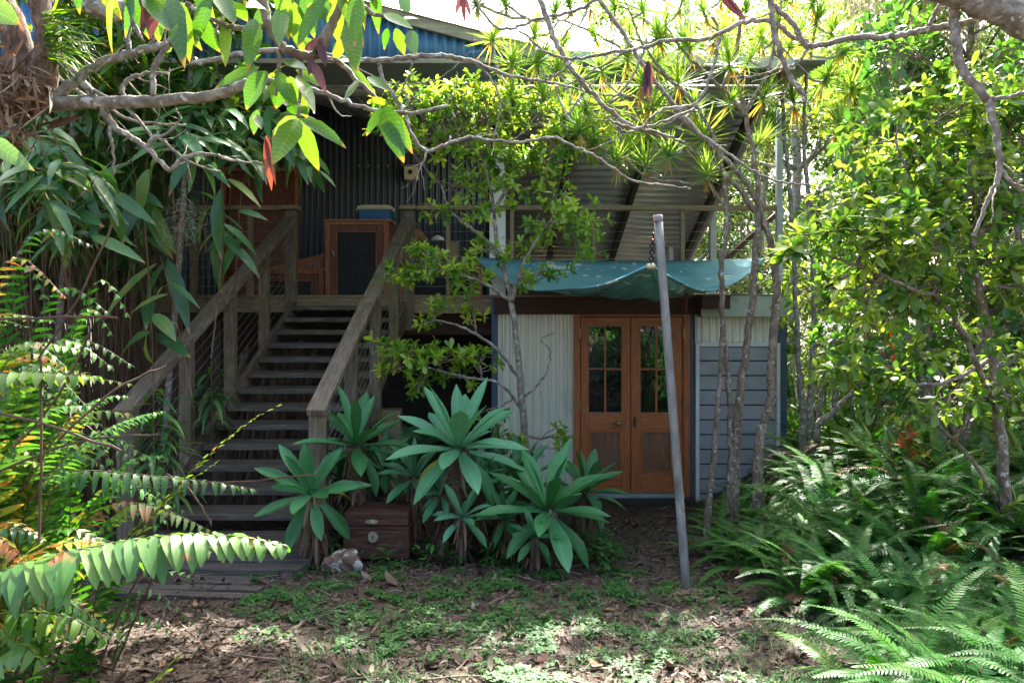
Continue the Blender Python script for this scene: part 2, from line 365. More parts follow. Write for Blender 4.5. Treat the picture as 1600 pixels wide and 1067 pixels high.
M['lf_litter'] = leaf_mat('litter_leaf', [(0,(.022,.015,.010)),(.35,(.05,.034,.023)),(.65,(.098,.068,.047)),(.86,(.175,.132,.098)),(.94,(.22,.095,.035)),(1,(.36,.31,.25))], (1.1,.95,.7), .1, .65, .3, vein=False)
M['lf_dry'] = leaf_mat('dry_hanging_leaf', [(0,(.06,.035,.02)),(.6,(.16,.10,.06)),(1,(.34,.24,.15))], (1.3,1.0,.7), .25, .6, .3, vein=False)
M['lf_purple'] = leaf_mat('purple_dead_leaf', [(0,(.05,.022,.025)),(1,(.15,.07,.07))], (2.0,1.0,.9), .25, .5, .4)
M['lf_plume'] = leaf_mat('pale_plume', [(0,(.34,.28,.22)),(1,(.52,.45,.38))], (1.2,1.1,.9), .4, .7, .2, vein=False)
def X(px, D): return (px-800)/F*D
def Z(py, D): return CZ+(470-py)/F*D

# ------------------------------------------------------------------ camera, sun, sky
cam = bpy.data.cameras.new('camera'); co = bpy.data.objects.new('camera', cam); COL.objects.link(co)
co.location = (0, 0, CZ); co.rotation_euler = (R(90), 0, 0)
cam.sensor_width = 36; cam.lens = 36*F/1600; cam.shift_y = -(533.5-470)/1600
cam.clip_end = 500; cam.clip_start = 0.05
SC.camera = co
SUN = Vector((0.14, 0.62, 0.79)).normalized()
sun = bpy.data.lights.new('sun', 'SUN'); sun.energy = 4.6; sun.angle = R(0.5); sun.color = (1.0, 0.95, 0.86)
so = bpy.data.objects.new('sun', sun); COL.objects.link(so)
so.rotation_euler = SUN.to_track_quat('Z', 'Y').to_euler()
w = bpy.data.worlds.new('World'); SC.world = w; w.use_nodes = True
nt = w.node_tree; nt.nodes.clear()
sky = nt.nodes.new('ShaderNodeTexSky'); sky.sky_type = 'NISHITA'; sky.sun_disc = False
sky.sun_elevation = math.asin(SUN.z); sky.sun_rotation = math.atan2(SUN.x, SUN.y); sky.dust_density = 6.0; sky.air_density = 0.8; sky.ozone_density = 0.6
bg = nt.nodes.new('ShaderNodeBackground'); bg.inputs['Strength'].default_value = 0.142
wo = nt.nodes.new('ShaderNodeOutputWorld')
nt.links.new(sky.outputs[0], bg.inputs[0]); nt.links.new(bg.outputs[0], wo.inputs[0])
SC.view_settings.view_transform = 'Standard'; SC.view_settings.look = 'None'
SC.view_settings.exposure = EXPO; SC.view_settings.gamma = 1.0
SC.render.engine = 'CYCLES'
SC.cycles.max_bounces = 7; SC.cycles.diffuse_bounces = 4; SC.cycles.glossy_bounces = 3; SC.cycles.transmission_bounces = 5; SC.cycles.transparent_max_bounces = 6
SC.cycles.use_denoising = DENOISE; SC.cycles.denoising_prefilter = 'NONE'
SC.cycles.sample_clamp_indirect = 8

# ------------------------------------------------------------------ ground
def ground_noise(x, y):
    def ss(a, lo, hi):
        t = max(0, min(1, (a-lo)/(hi-lo))); return t*t*(3-2*t)
    return .42*ss(x,1.95,3.1)*ss(y,3.6,5.6)*(1-ss(y,9,12))+0.022*math.sin(x*1.7+y*.9)+0.015*math.sin(x*3.1-y*2.3+1)+0.007*math.sin(x*7.3+y*5.1)
def GN(x, y): return G(x, y)+ground_noise(x, y)
def build_ground():
    xs = sorted(set([-160,-90,-50,-30,-20,-14]+[round(-9+.15*i,3) for i in range(121)]+[12,16,24,40,80,160]))
    ys = sorted(set([-60,-30,-15,-8,-4,-2]+[round(-1+.12*i,3) for i in range(110)]+[13,14.5,16,20,26,34,50,80,160,400]))
    b = MB()
    for y in ys:
        for x in xs: b.v.append(Vector((x, y, GN(x, y))))
    n = len(xs)
    for j in range(len(ys)-1):
        for i in range(n-1): b.f.append((j*n+i, j*n+i+1, (j+1)*n+i+1, (j+1)*n+i))
    m = solid_mat('leafy_soil', [(.25,(.02,.014,.010)),(.45,(.045,.031,.022)),(.6,(.085,.06,.044)),(.75,(.14,.105,.08))], (34,34,34), .9, bump=1.0, bscale=90, detail=8,
                  spots=(2.2,.60,(.065,.085,.03),.12))
    return tag(b.build('ground', m, smooth=True), kind='structure')
build_ground()

# ------------------------------------------------------------------ house
WD = 8.82                                  # front wall plane
house = thing('house', 'two storey corrugated iron house with blue gable, deck and red double doors', 'house', (0, WD, 0))
DECK = Z(461, WD)
def poly_z(pts, x):
    for (x0, z0), (x1, z1) in zip(pts, pts[1:]):
        if x <= x1: return z0+(z1-z0)*(x-x0)/(x1-x0)
    return pts[-1][1]
# blue gable wall over the verandah
GD = 6.95
RX = X(250, GD)
zb = Z(92, GD)
topl = [(X(-260,GD), Z(75,GD)), (RX, Z(-62,GD)), (X(812,GD), Z(84,GD)), (X(830,GD), Z(89,GD))]
x0, x1 = X(-240,GD), X(824,GD)
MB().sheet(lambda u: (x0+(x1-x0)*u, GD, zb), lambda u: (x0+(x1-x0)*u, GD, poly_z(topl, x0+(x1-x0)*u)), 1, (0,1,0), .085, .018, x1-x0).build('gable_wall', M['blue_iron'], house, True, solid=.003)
b = MB()
b.bar((RX, GD-.05, Z(-72,GD)), (X(836,GD), GD-.05, Z(84,GD)), .045, .125)
b.bar((RX-.05, GD-.05, Z(-72,GD)), (X(-270,GD), GD-.05, Z(70,GD)), .045, .125)
b.build('barge_board', M['fascia'], house, bevel=.004)
MB().bar((X(826,GD), GD-.03, Z(88,GD)), (X(1240,GD), GD-.03, Z(103,GD)), .04, .10).build('fascia_board', M['greenfascia'], house, bevel=.004)
MB().span(X(-240,GD), X(824,GD), GD-.02, GD+.03, zb-.045, zb-.003).build('eave_strip', M['fascia'], house, bevel=.003)
# main gable roof skin over the blue wall
b = MB()
for (xa, za, xb, zb2) in ((RX, Z(-75,GD), X(834,GD), Z(76,GD)), (RX, Z(-75,GD), X(-270,GD), Z(62,GD))):
    b.sheet(lambda u: (xa, GD-.1+u*7.0, za), lambda u: (xb, GD-.1+u*7.0, zb2), 1, (0,0,1), .076, .009, 7.0, 6)
b.build('main_roof', M['roof_iron'], house, True, solid=.003)
# verandah soffit from eave to pipe beam
BD = 8.0
s0, s1 = X(-240,GD), X(1236,GD)
def eave(px_t, D0, y0, D1, y1):
    pass
b = MB()
ze, zbm = zb-.02, Z(142,BD)+.07
xl, xr = X(-150,BD), X(1228,BD)
b.sheet(lambda u: (xl, GD+u*(BD-GD), ze+u*(zbm-ze)), lambda u: (xr, GD+u*(BD-GD), ze+u*(zbm-ze)), 1, (0,0,1), .085, .02, BD-GD, 8)
b.build('verandah_roof', M['roof_iron'], house, True, solid=.003)
MB().tube([(X(-150,BD), BD, Z(142,BD)), (X(1224,BD), BD, Z(142,BD))], .057, 20).build('beam', M['steel'], house, True)
# ceiling from pipe beam to navy wall (peaked) and raked roof on the right
ND = 11.0
wt = [(-480,250),(290,190),(347,172),(428,152),(496,160),(573,189),(790,255)]
b = MB()
nsub = 60
for (xa, ya), (xb, yb) in zip(wt, wt[1:]):
    A = P(xa, ya, ND); B = P(xb, yb, ND)
    L = (A-B).length
    k0 = A.x/ X(790,ND); k1 = B.x/X(790,ND)
    A2 = Vector((A.x, BD, zbm)); B2 = Vector((B.x, BD, zbm))
    b.sheet(lambda u: A2.lerp(B2, u), lambda u: A.lerp(B, u), 1, (0,0,1), .085, .018, L, 6)
b.build('ceiling', M['roof_iron'], house, True, solid=.003)
RB = 12.0
b = MB()
fl = Vector((X(768,BD), BD, zbm)); fr = Vector((X(1190,BD), BD, zbm)); bl = P(752, 412, RB); br = P(1062, 412, RB)
b.sheet(lambda u: fl.lerp(bl, u), lambda u: fr.lerp(br, u), 1, (0,.4,1), .15, .034, (fl-bl).length, 8)
b.build('raked_roof', M['roof_iron'], house, True, solid=.003)
b = MB()
for fx in (.02, .33, .64, .995):
    p = fl.lerp(fr, fx)+Vector((0,0,-.10)); q = bl.lerp(br, fx)+Vector((0,0,-.08))
    b2 = MB().bar(p, q, .06, .12); b2.build('rafter', M['void'], house)
MB().span(bl.x-.3, br.x+.25, RB+.1, RB+.16, DECK, br.z-.06).build('gap_screen', M['void'], house)  # dark screen added to close the bright gap seen below the sail
MB().bar(fr+Vector((.05,0,-.1)), br+Vector((.05,0,-.1)), .03, .2).build('verge_board', M['fascia'], house)
# navy wall with doorway
nx0, nx1 = X(-300,ND), X(762,ND)
ntop = [(X(a,ND), Z(c,ND)) for a, c in wt]
dx0, dx1, dz = X(352,ND), X(462,ND), Z(268,ND)
for (xa, xb, lo) in ((nx0, dx0, DECK), (dx0, dx1, dz), (dx1, nx1, DECK)):
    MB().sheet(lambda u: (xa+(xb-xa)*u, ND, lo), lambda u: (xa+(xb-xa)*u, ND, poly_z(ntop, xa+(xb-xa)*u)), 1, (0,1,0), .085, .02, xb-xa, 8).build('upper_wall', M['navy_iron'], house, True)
fr_ = MB(); tw = .05
fr_.span(dx1-.002, dx1+tw, ND-.05, ND+.05, DECK, dz+tw); fr_.span(dx0-tw, dx0+.002, ND-.05, ND+.05, DECK, dz+tw); fr_.span(dx0+.003, dx1-.003, ND-.05, ND+.05, dz, dz+tw)
dfr = fr_.build('doorway_frame', M['cabwood'], house, bevel=.003)
dp = MB(); dp.span(dx0+.01, dx1-.01, ND+.06, ND+.09, DECK, dz-.01)
MBm = dp.build('doorway_panel', M['cabdark'], dfr)
MB().span(X(-480,ND), X(762,ND), ND+.10, ND+.14, DECK-.03, Z(130,ND)).build('leak_screen', M['void'], house)  # dark sheet added behind the navy wall to block sky light leaking through
b = MB(); b.span(nx1-.02, nx1+.10, ND-.06, ND+1.2, DECK, Z(250,ND)); b.build('corner_trim', M['bluepost'], house)
# side wall behind the corner
MB().span(nx1+.1, nx1+.14, ND+1.2, 15, DECK, DECK+1.1).build('side_wall', M['void'], house)
# deck
b = MB()
yb0 = WD-.02
for i in range(46):
    y0 = yb0+i*.095
    b.span(X(-160,WD), X(1236,WD), y0+.003, y0+.092, DECK-.028, DECK)
b.build('deck_floor', M['decktimber'], house, bevel=.003)
b = MB()
for i in range(34):
    xx = X(-150,WD)+i*.3
    b.span(xx-.022, xx+.022, WD+.06, 13.0, DECK-.20, DECK-.032)
b.span(X(-160,WD), X(470,WD), WD, WD+.04, DECK-.20, DECK-.031)
b.span(X(470,WD)+.003, X(625,WD)-.003, WD-.003, WD+.037, DECK-.13, DECK-.031)
b.span(X(625,WD), X(770,WD), WD, WD+.04, DECK-.21, DECK-.031)
b.build('deck_frame', M['decktimber'], house, bevel=.003)
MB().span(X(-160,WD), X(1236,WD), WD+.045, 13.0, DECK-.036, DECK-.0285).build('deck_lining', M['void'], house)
b = MB(); b.span(X(615,9.3), X(770,9.3), 9.26, 9.34, Z(523,9.3), DECK-.215); b.build('bearer', M['darkbeam'], house, bevel=.004)
MB().span(X(772,WD), X(1095,WD)-.003, WD-.10, WD-.02, Z(491,WD), DECK-.03).build('door_header', M['darkbeam'], house, bevel=.004)
MB().span(X(1080,WD), X(1122,WD), WD-.5, WD-.105, Z(482,WD), Z(462,WD)).build('header_end', M['darkbeam'], house, bevel=.004)
# shed box fascia on the right
b = MB(); b.span(X(1095,8.6), X(1247,8.6), 8.58, 8.62, Z(495,8.6), Z(462,8.6)); b.span(X(1247,8.6)-.04, X(1247,8.6), 8.623, 12, Z(495,8.6), Z(462,8.6))
b.build('box_fascia', M['greenfascia'], house, bevel=.004)
MB().span(X(1093,8.6), X(1250,8.6), 8.56, 12, Z(462,8.6)+.003, Z(462,8.6)+.018).build('box_capping', M['fascia'], house, bevel=.003)
MB().span(X(1096,8.6), X(1245,8.6), 8.63, WD-.02, Z(495,8.6)-.0, Z(495,8.6)+.012).build('box_soffit', M['void'], house)
# lower walls
def wall_sheet(pa, pb, ya, yb, m, D=WD, name='lower_wall'):
    xa, xb = X(pa,D), X(pb,D); za, zc = Z(ya,D), Z(yb,D)
    return MB().sheet(lambda u: (xa+(xb-xa)*u, D, za), lambda u: (xa+(xb-xa)*u, D, zc), 1, (0,1,0), .088, .024, xb-xa, 12).build(name, m, house, True)
wall_sheet(778, 896, 790, 482, M['cream_iron'])
wall_sheet(896, 1078, 489, 482, M['cream_iron'])
wall_sheet(1078, 1218, 790, 482, M['cream_iron'])
MB().span(X(768,WD), X(778,WD), WD-.03, WD+.06, -.05, DECK-.035).build('corner_post', M['bluepost'], house, bevel=.003)
MB().span(X(1214,WD), X(1228,WD), WD-.04, WD+.06, -.05, Z(496,WD)).build('corner_post', M['bluepost'], house, bevel=.003)
for xx in (X(775,WD), X(1226,WD)-.03):
    MB().span(xx, xx+.03, WD+.065, 12.9, -.3, DECK-.04).build('end_wall', M['navy_iron'], house)
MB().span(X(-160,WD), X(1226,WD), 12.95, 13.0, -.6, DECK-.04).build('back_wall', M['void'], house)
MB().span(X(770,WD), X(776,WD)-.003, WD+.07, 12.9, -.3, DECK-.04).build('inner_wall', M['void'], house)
# pier under the deck
MB().span(X(592,8.9), X(626,8.9), 8.85, 9.05, -.1, Z(640,8.9)).build('pier', M['straw'], house, bevel=.01)
MB().span(X(560,9.6), X(572,9.6), 9.6, 9.7, -.2, DECK-.21).build('pier', M['post'], house, bevel=.005)
MB().span(X(330,9.6), X(345,9.6), 9.6, 9.7, -.2, DECK-.21).build('pier', M['post'], house, bevel=.005)
# verandah posts
MB().span(X(765,8.9), X(790,8.9), 8.85, 8.95, DECK, zbm-.05).build('verandah_post', M['white'], house, bevel=.004)
MB().span(X(1213,8.8), X(1222,8.8), 8.77, 8.84, DECK+.022, Z(142,BD)-.0).build('verandah_post', M['steel'], house, bevel=.004)
MB().span(X(1110,10.4), X(1120,10.4), 10.4, 10.5, DECK, Z(290,10.4)).build('verandah_post', M['steel'], house, bevel=.004)
MB().span(X(1045,11.4), X(1052,11.4), 11.4, 11.5, DECK, Z(355,11.4)).build('verandah_post', M['steel'], house, bevel=.004)
MB().bar(P(1218,330,9.0), P(1112,424,9.0), .05, .09, (0,1,0)).build('brace', M['darkbeam'], house, bevel=.004)

# double doors
DD = WD-.03
def door_px(x0, x1, y0, y1, d0, d1, mb): mb.span(X(x0,DD), X(x1,DD), d0, d1, Z(y1,DD), Z(y0,DD)); return mb
fb = MB()
door_px(896, 906, 489, 776, DD-.05, DD+.10, fb); door_px(1066.5, 1077, 489, 776, DD-.05, DD+.10, fb); door_px(906.2, 1066.3, 489, 494.5, DD-.05, DD+.10, fb)
dframe = fb.build('door_frame', M['doorwood'], house, bevel=.004)
MB().span(X(905,DD), X(1068,DD), DD-.09, DD+.05, Z(775,DD), Z(769.5,DD)).build('door_sill', M['steel'], house, bevel=.004)
MB().span(X(900,DD), X(1080,DD), DD-.14, DD+.1, Z(790,DD)-.1, Z(775.3,DD)).build('door_step', M['void'], house, bevel=.006)
glass, nt_ = mat('dark_window_glass'); nb = NB(nt_)
pr = nb.n('ShaderNodeBsdfPrincipled', Roughness=.015, IOR=2.3); pr.inputs['Base Color'].default_value = (.006,.007,.007,1); pr.inputs['Specular IOR Level'].default_value = .75
nz = nb.n('ShaderNodeTexNoise', Scale=3.0, Detail=1.0); bp = nb.n('ShaderNodeBump', Strength=.04, Distance=.02); nb.l(nz.outputs['Fac'], bp.inputs['Height']); nb.l(bp.outputs[0], pr.inputs['Normal'])
nb.l(pr.outputs[0], nb.n('ShaderNodeOutputMaterial').inputs['Surface'])
def door_leaf(x0, x1, side):
    sw = 13.0 if side < 0 else 15.0
    xa, xb = x0+sw, x1-sw-1
    b = MB(); d0, d1 = DD-.02, DD+.02
    door_px(x0, xa, 495.5, 768.5, d0, d1, b); door_px(xb, x1, 495.5, 768.5, d0, d1, b)
    dr = b.build('door', M['doorwood'], house, bevel=.003)
    for ya, yb in ((495.6, 510), (645, 672), (740, 768.4)):
        door_px(xa+.05, xb-.05, ya, yb, d0+.001, d1-.001, MB()).build('door_rail', M['doorwoodh'], dr, bevel=.003)
    b = MB(); xm = (xa+xb)/2
    door_px(xm-1.6, xm+1.6, 510.1, 644.9, d0+.004, d1-.004, b)
    door_px(xa+.1, xm-1.7, 575.5, 578.5, d0+.005, d1-.005, b); door_px(xm+1.7, xb-.1, 575.5, 578.5, d0+.005, d1-.005, b)
    b.build('glazing_bar', M['doorwood'], dr, bevel=.002)
    for (xc, xd) in ((xa, xm-1.6), (xm+1.6, xb)):
        for (ya, yb) in ((510, 575.5), (578.5, 645)):
            b = MB(); w_, h_ = X(xd+.5,DD)-X(xc-.5,DD), Z(ya-1.5,DD)-Z(yb+1.5,DD); b.box(((X(xd,DD)+X(xc,DD))/2, DD+.003, (Z(ya,DD)+Z(yb,DD))/2), (w_, .003, h_), Matrix.Rotation(R(4.2+random.uniform(-.5,.5)), 3, 'X') @ Matrix.Rotation(R(random.uniform(-1.2,1.2)), 3, 'Z')); b.build('pane', glass, dr)
    b = MB(); door_px(xa, xb, 672, 740, DD-.003, DD+.003, b); b.build('panel', M['doorpanel'], dr)
    b = MB(); t = 3.2
    door_px(xa+.1, xa+t, 672.1, 739.9, d0-.004, DD-.004, b); door_px(xb-t, xb-.1, 672.1, 739.9, d0-.004, DD-.004, b)
    door_px(xa+t+.05, xb-t-.05, 672.1, 672+t, d0-.004, DD-.004, b); door_px(xa+t+.05, xb-t-.05, 740-t, 739.9, d0-.004, DD-.004, b)
    b.build('moulding', M['doorwood'], dr, bevel=.004)
    hx = x0-1.5 if side < 0 else x1+1.2
    for hy in (520, 632):
        b = MB(); b.span(X(hx-1.6,DD), X(hx+1.6,DD), DD-.055, DD-.045, Z(hy+8,DD), Z(hy-8,DD)); b.tube([(X(hx,DD), DD-.06, Z(hy+8.5,DD)), (X(hx,DD), DD-.06, Z(hy-8.5,DD))], .007, 8)
        b.build('hinge', M['brass'], dr)
    if side < 0:
        b = MB(); c = (X(965,DD), DD-.021, Z(660,DD)); b.lathe(c, [(0,-.001),(.030,-.001),(.032,.004),(.018,.008),(.010,.014),(.010,.028),(.022,.033),(.027,.045),(.022,.057),(0,.06)], 18, (0,-1,0))
        b.tube([Vector(c)+Vector((.028*math.cos(a), -.05, -.03+.028*math.sin(a))) for a in [i*math.pi/8 for i in range(17)]], .005, 6)
        b.build('knob', M['brass'], dr, True)
    else:
        b = MB(); b.span(X(989.5,DD), X(993,DD), DD-.026, DD-.021, Z(667,DD), Z(651,DD)); b.build('lock_plate', M['black'], dr, bevel=.002)
    return dr
door_leaf(907, 984.6, -1); door_leaf(985.6, 1066, 1)
# trims right of the doors
MB().span(X(1077.3,WD), X(1081,WD), WD-.05, WD+.02, 0, Z(492,WD)).build('door_trim', M['bluepost'], house)
MB().span(X(1084,WD), X(1087.5,WD), WD-.06, WD-.012, 0, Z(496,WD)).build('door_trim', M['steel'], house)
# weatherboard panel
BDp = WD-.075
pf = MB()
pf.span(X(1086.5,BDp), X(1092,BDp), BDp-.03, BDp+.02, .0, Z(536,BDp)); pf.span(X(1212.5,BDp), X(1218,BDp), BDp-.03, BDp+.02, 0, Z(536,BDp)); pf.span(X(1092.1,BDp), X(1212.4,BDp), BDp-.032, BDp+.02, Z(541,BDp), Z(534.5,BDp))
pfo = pf.build('board_panel_frame', M['white'], house, bevel=.003)
yy = 541
while yy < 775:
    b = MB(); z1 = Z(yy,BDp); z0 = Z(yy+22.4,BDp)
    b.box(((X(1092.2,BDp)+X(1212.3,BDp))/2, BDp+.002, (z0+z1)/2), (X(1212.3,BDp)-X(1092.2,BDp), .014, z1-z0-.010), Matrix.Rotation(R(-4.5), 3, 'X'))
    b.build('weatherboard', M['board'], pfo, bevel=.003)
    yy += 23
MB().span(X(1092.2,BDp), X(1212.3,BDp), BDp+.022, BDp+.026, 0, Z(541,BDp)).build('board_backing', M['void'], pfo)

# ------------------------------------------------------------------ deck railings
def deck_rail(name, label, px0, px1, posts, mposts):
    t = thing(name, label, 'railing', (X((px0+px1)/2,WD), WD, DECK))
    MB().span(X(px0,WD), X(px1,WD), WD-.03, WD+.10, Z(328.5,WD), Z(321.5,WD)).build('top_rail', M['decktimber'], t, bevel=.004)
    for q, wq in posts:
        MB().span(X(q-wq/2,WD), X(q+wq/2,WD), WD+.0, WD+.07, DECK, Z(328.6,WD)).build('post', mposts, t, bevel=.004)
    for k in range(8):
        z = DECK+.10+k*.105
        MB().tube([(X(px0,WD), WD+.035, z), (X(px1,WD), WD+.035, z)], .0022, 5).build('wire', M['wire'], t)
    return t
deck_rail('deck_railing', 'timber deck railing with fine wires above the blue shade sail', 641, 1213, [(928,5.5),(1067,6.5),(700,6),(800,6)], M['decktimber'])
deck_rail('deck_railing', 'short timber deck railing behind the bamboo, left of the stair top', 120, 452, [(390,7),(300,7),(200,7)], M['decktimber'])

# ------------------------------------------------------------------ staircase
st = thing('staircase', 'wide weathered timber staircase with wire balustrades climbing to the deck', 'staircase', (-2.0, 5.45, G(0,5.45)))
def sx(D, side): return (-2.997 if side < 0 else -1.7145)+.0564*D
def sz(D): return Z(859,5.45)+.05+(D-5.45)*(1.70/3.37)     # nosing line
PD = [5.45, 6.32, 7.17, 8.0, 8.82]
def rail_z(D): return sz(D)+.985
for i in range(14):
    D = 5.45+i*.2407; z = -1.705+CZ+.1268*i
    xl, xr = sx(D,-1)+.045, sx(D,1)-.045
    if i == 0: xl, xr = sx(D,-1)+.03, sx(D,1)+.17
    MB().span(xl, xr, D, D+.26, z-.05, z).build('tread', M['tread'], st, bevel=.006)
for side in (-1, 1):
    b = MB()
    p = Vector((sx(5.40,side)+.015*side*-1, 5.50, sz(5.50)-.10)); q = Vector((sx(8.80,side)-.015*side, 8.80, sz(8.80)-.10))
    b.bar(p, q, .05, .27); b.build('stringer', M['stair'], st, bevel=.005)
    for k, D in enumerate(PD):
        x = sx(D, side)+.035*side
        lo = sz(D)-.32 if k else G(x, D)-.05
        hi = rail_z(D)-.045 if k < 4 else Z(328.6,WD)
        wpt = .125 if k in (0,4) else .10
        MB().span(x-wpt/2, x+wpt/2, D-.045, D+.045, lo, hi).build('post', M['post'], st, bevel=.005)
    p = Vector((sx(5.38,side)+.035*side, 5.38, rail_z(5.38)-.02)); q = Vector((sx(8.78,side)+.035*side, 8.78, rail_z(8.78)-.02))
    MB().bar(p, q, .135, .055).build('handrail', M['rail'], st, bevel=.006)
    for k in range(9):
        o = .12+k*.092
        MB().tube([(sx(5.45,side)+.035*side, 5.45, sz(5.45)+o), (sx(8.82,side)+.035*side, 8.82, sz(8.82)+o)], .0022, 5).build('wire', M['wire'], st)
    for sh in (0,):
        MB().span(sx(8.82,side)+.035*side-.1, sx(8.82,side)+.035*side+.09, 8.72, 8.90, Z(328.5,WD), Z(321.8,WD)).build('post_cap', M['decktimber'], st, bevel=.004)
MB().span(sx(5.45,1)-.19, sx(5.45,1)-.06, 5.5, 5.62, G(0,5.5)-.02, sz(5.45)+.02).build('stair_foot', M['stair'], st, bevel=.004)
MB().span(sx(5.45,1)-.32, sx(5.45,1)-.18, 5.5, 5.60, G(0,5.5)-.04, CZ-1.757).build('stair_foot', M['decktimber'], st, bevel=.004)

# timbers leaning under the stairs
for k in range(17):
    px = 352+k*7.6+random.uniform(-2,2); D = 8.05+random.uniform(-.12,.25)
    top = Z(552+random.uniform(-12,22)-k*.6, D)
    b = MB(); x = X(px+14,D); wv = random.uniform(.04,.075)
    pts = [(x-.12+random.uniform(-.03,.03), D-.35, G(0,D)-.02), (x-.05, D-.15, (G(0,D)+top)/2), (x+random.uniform(-.03,.03), D+.1, top)]
    sp, rr = smooth_path(pts, [wv*.55, wv*.5, wv*.5], 5, .004)
    b.tube(sp, rr, 6)
    o = b.build('timber_pole', M['log'])
    tag(o, 'rough split timber pole leaning in the stack beneath the stairs', 'timber pole', 'timber poles stacked under the stairs')
# dark boards landing at the stair foot
ld = thing('boardwalk', 'low dark weathered plank landing at the foot of the stairs', 'boardwalk', (-1.9, 4.75, G(0,4.75)))
for k, (ya, yb) in enumerate(((4.50,4.66),(4.68,4.85),(4.87,5.04),(5.06,5.23))):
    z = G(0,4.85)+.035
    b = MB(); b.box((-2.05+.02*k, (ya+yb)/2, z+.012*(k%2)), (1.50-.03*k, yb-ya, .05), Matrix.Rotation(R(-2+1.2*(k%3)), 3, 'Z') @ Matrix.Rotation(R(-6), 3, 'X'))
    b.build('plank', M['oldwood'], ld, bevel=.006)
for k in range(2):
    b = MB(); y = 4.16+k*.15; b.box((-1.75-.1*k, y, G(0,y)+.015), (.9, .10, .03), Matrix.Rotation(R(-5+3*k), 3, 'Z') @ Matrix.Rotation(R(-8), 3, 'X'))
    tag(b.build('garden_plank', M['oldwood'], None, bevel=.004), ['half buried dark plank in front of the boardwalk, nearer the boardwalk','half buried dark plank in front of the boardwalk, nearer the leaf litter'][1-k], 'plank')
# ------------------------------------------------------------------ things on the deck
def cabinet(name, label, D, x0, x1, ytop, dep, door=None):
    t = thing(name, label, 'cabinet', (X((x0+x1)/2,D), D, DECK))
    a, c = X(x0,D), X(x1,D); zt = Z(ytop,D); f = .055
    b = MB(); b.span(a, a+.02, D+.02, D+dep, DECK, zt-.03); b.span(c-.02, c, D+.02, D+dep, DECK, zt-.03); b.span(a+.021, c-.021, D+dep-.02, D+dep, DECK, zt-.03)
    b.build('carcass', M['cabdark'], t, bevel=.003)
    b = MB(); b.span(a-.01, a+f, D, D+.03, DECK, zt-.03); b.span(c-f, c+.01, D, D+.03, DECK, zt-.03); b.span(a+f+.001, c-f-.001, D+.001, D+.029, zt-.07, zt-.031)
    b.build('face_frame', M['cabwood'], t, bevel=.004)
    MB().span(a-.03, c+.03, D-.02, D+dep, zt-.029, zt).build('top', M['cabwood'], t, bevel=.005)
    nd = max(1, round((c-a)/.75))
    for k in range(nd):
        d0 = a+f+.004+(c-a-2*f)*k/nd; d1 = a+f-.004+(c-a-2*f)*(k+1)/nd
        st_ = .075; zt2 = zt-.075
        b = MB(); b.span(d0, d0+st_, D-.012, D+.015, DECK+.01, zt2); b.span(d1-st_, d1, D-.012, D+.015, DECK+.01, zt2); b.span(d0+st_+.001, d1-st_-.001, D-.011, D+.014, zt2-st_, zt2)
        dr = b.build('door', M['cabdark'], t, bevel=.006)
        b = MB(); e = .014
        b.span(d0+st_, d0+st_+e, D-.018, D-.0115, DECK+.01, zt2-st_); b.span(d1-st_-e, d1-st_, D-.018, D-.0115, DECK+.01, zt2-st_); b.span(d0+st_+e, d1-st_-e, D-.018, D-.0115, zt2-st_-e, zt2-st_)
        b.build('edge_strip', M['cabwood'], dr, bevel=.004)
        xa, xb = d0+st_, d1-st_
        MB().sheet(lambda u: (xa+(xb-xa)*u, D+.004, DECK+.01), lambda u: (xa+(xb-xa)*u, D+.004, zt2-st_), 1, (0,1,0), .025, .004, xb-xa, 8).build('corrugated_panel', M['black'], dr, True)
        b = MB(); hx = d0+st_*.55; hz = DECK+(zt2-DECK)*.62
        b.tube(smooth_path([(hx-.02,D-.02,hz),(hx,D-.055,hz+.01),(hx+.012,D-.045,hz-.04),(hx+.005,D-.015,hz-.06)],[.012,.016,.013,.010],4)[0], .013, 7)
        b.build('handle', M['straw'], dr, True)
    return t
cabinet('cabinet', 'tall red timber cabinet with dark ribbed door panel at the stair top', 9.6, 509, 606, 342.5, .55)
cabinet('bench_cabinet', 'low red timber bench cabinet left of the tall cabinet', 9.75, 385, 505, 419, .5)
cabinet('bench_cabinet', 'low red timber bench right of the stair top holding baskets', 9.8, 622, 752, 411, .5)
tag(MB().span(X(502,9.3), X(516,9.3), 9.3, 9.32, DECK, DECK+.003).build('stopper', M['black']), 'thin black floor strip before the tall cabinet', 'strip') if False else None
b = MB(); D = 10.05; z0 = Z(419,9.75)+.002
for s_ in (0, 1):
    for (px, py) in ((420, 0), (506, 0), (506, 24), (428, 5)): b.v.append(Vector((X(px,D), D+.03*s_, z0+py/F*D)))
b.f += [(0,1,2,3),(7,6,5,4),(0,4,5,1),(1,5,6,2),(2,6,7,3),(3,7,4,0)]
tag(b.build('splash_board', M['cabwood']), 'wedge shaped brown board standing on the low bench by the tap', 'board')
b = MB(); D = 9.95; c = P(492, 418, D); c.z = Z(419,9.75)
b.tube(smooth_path([c, c+Vector((0,0,.05)), c+Vector((-.02,-.02,.075)), c+Vector((-.06,-.05,.055)), c+Vector((-.065,-.055,.04))], None, 4)[0], .008, 8); b.tube([c+Vector((.05,0,0)), c+Vector((.05,0,.045))], .01, 8)
tag(b.build('tap', M['steel'], None, True), 'small metal tap on the low bench beside the tall cabinet', 'tap')
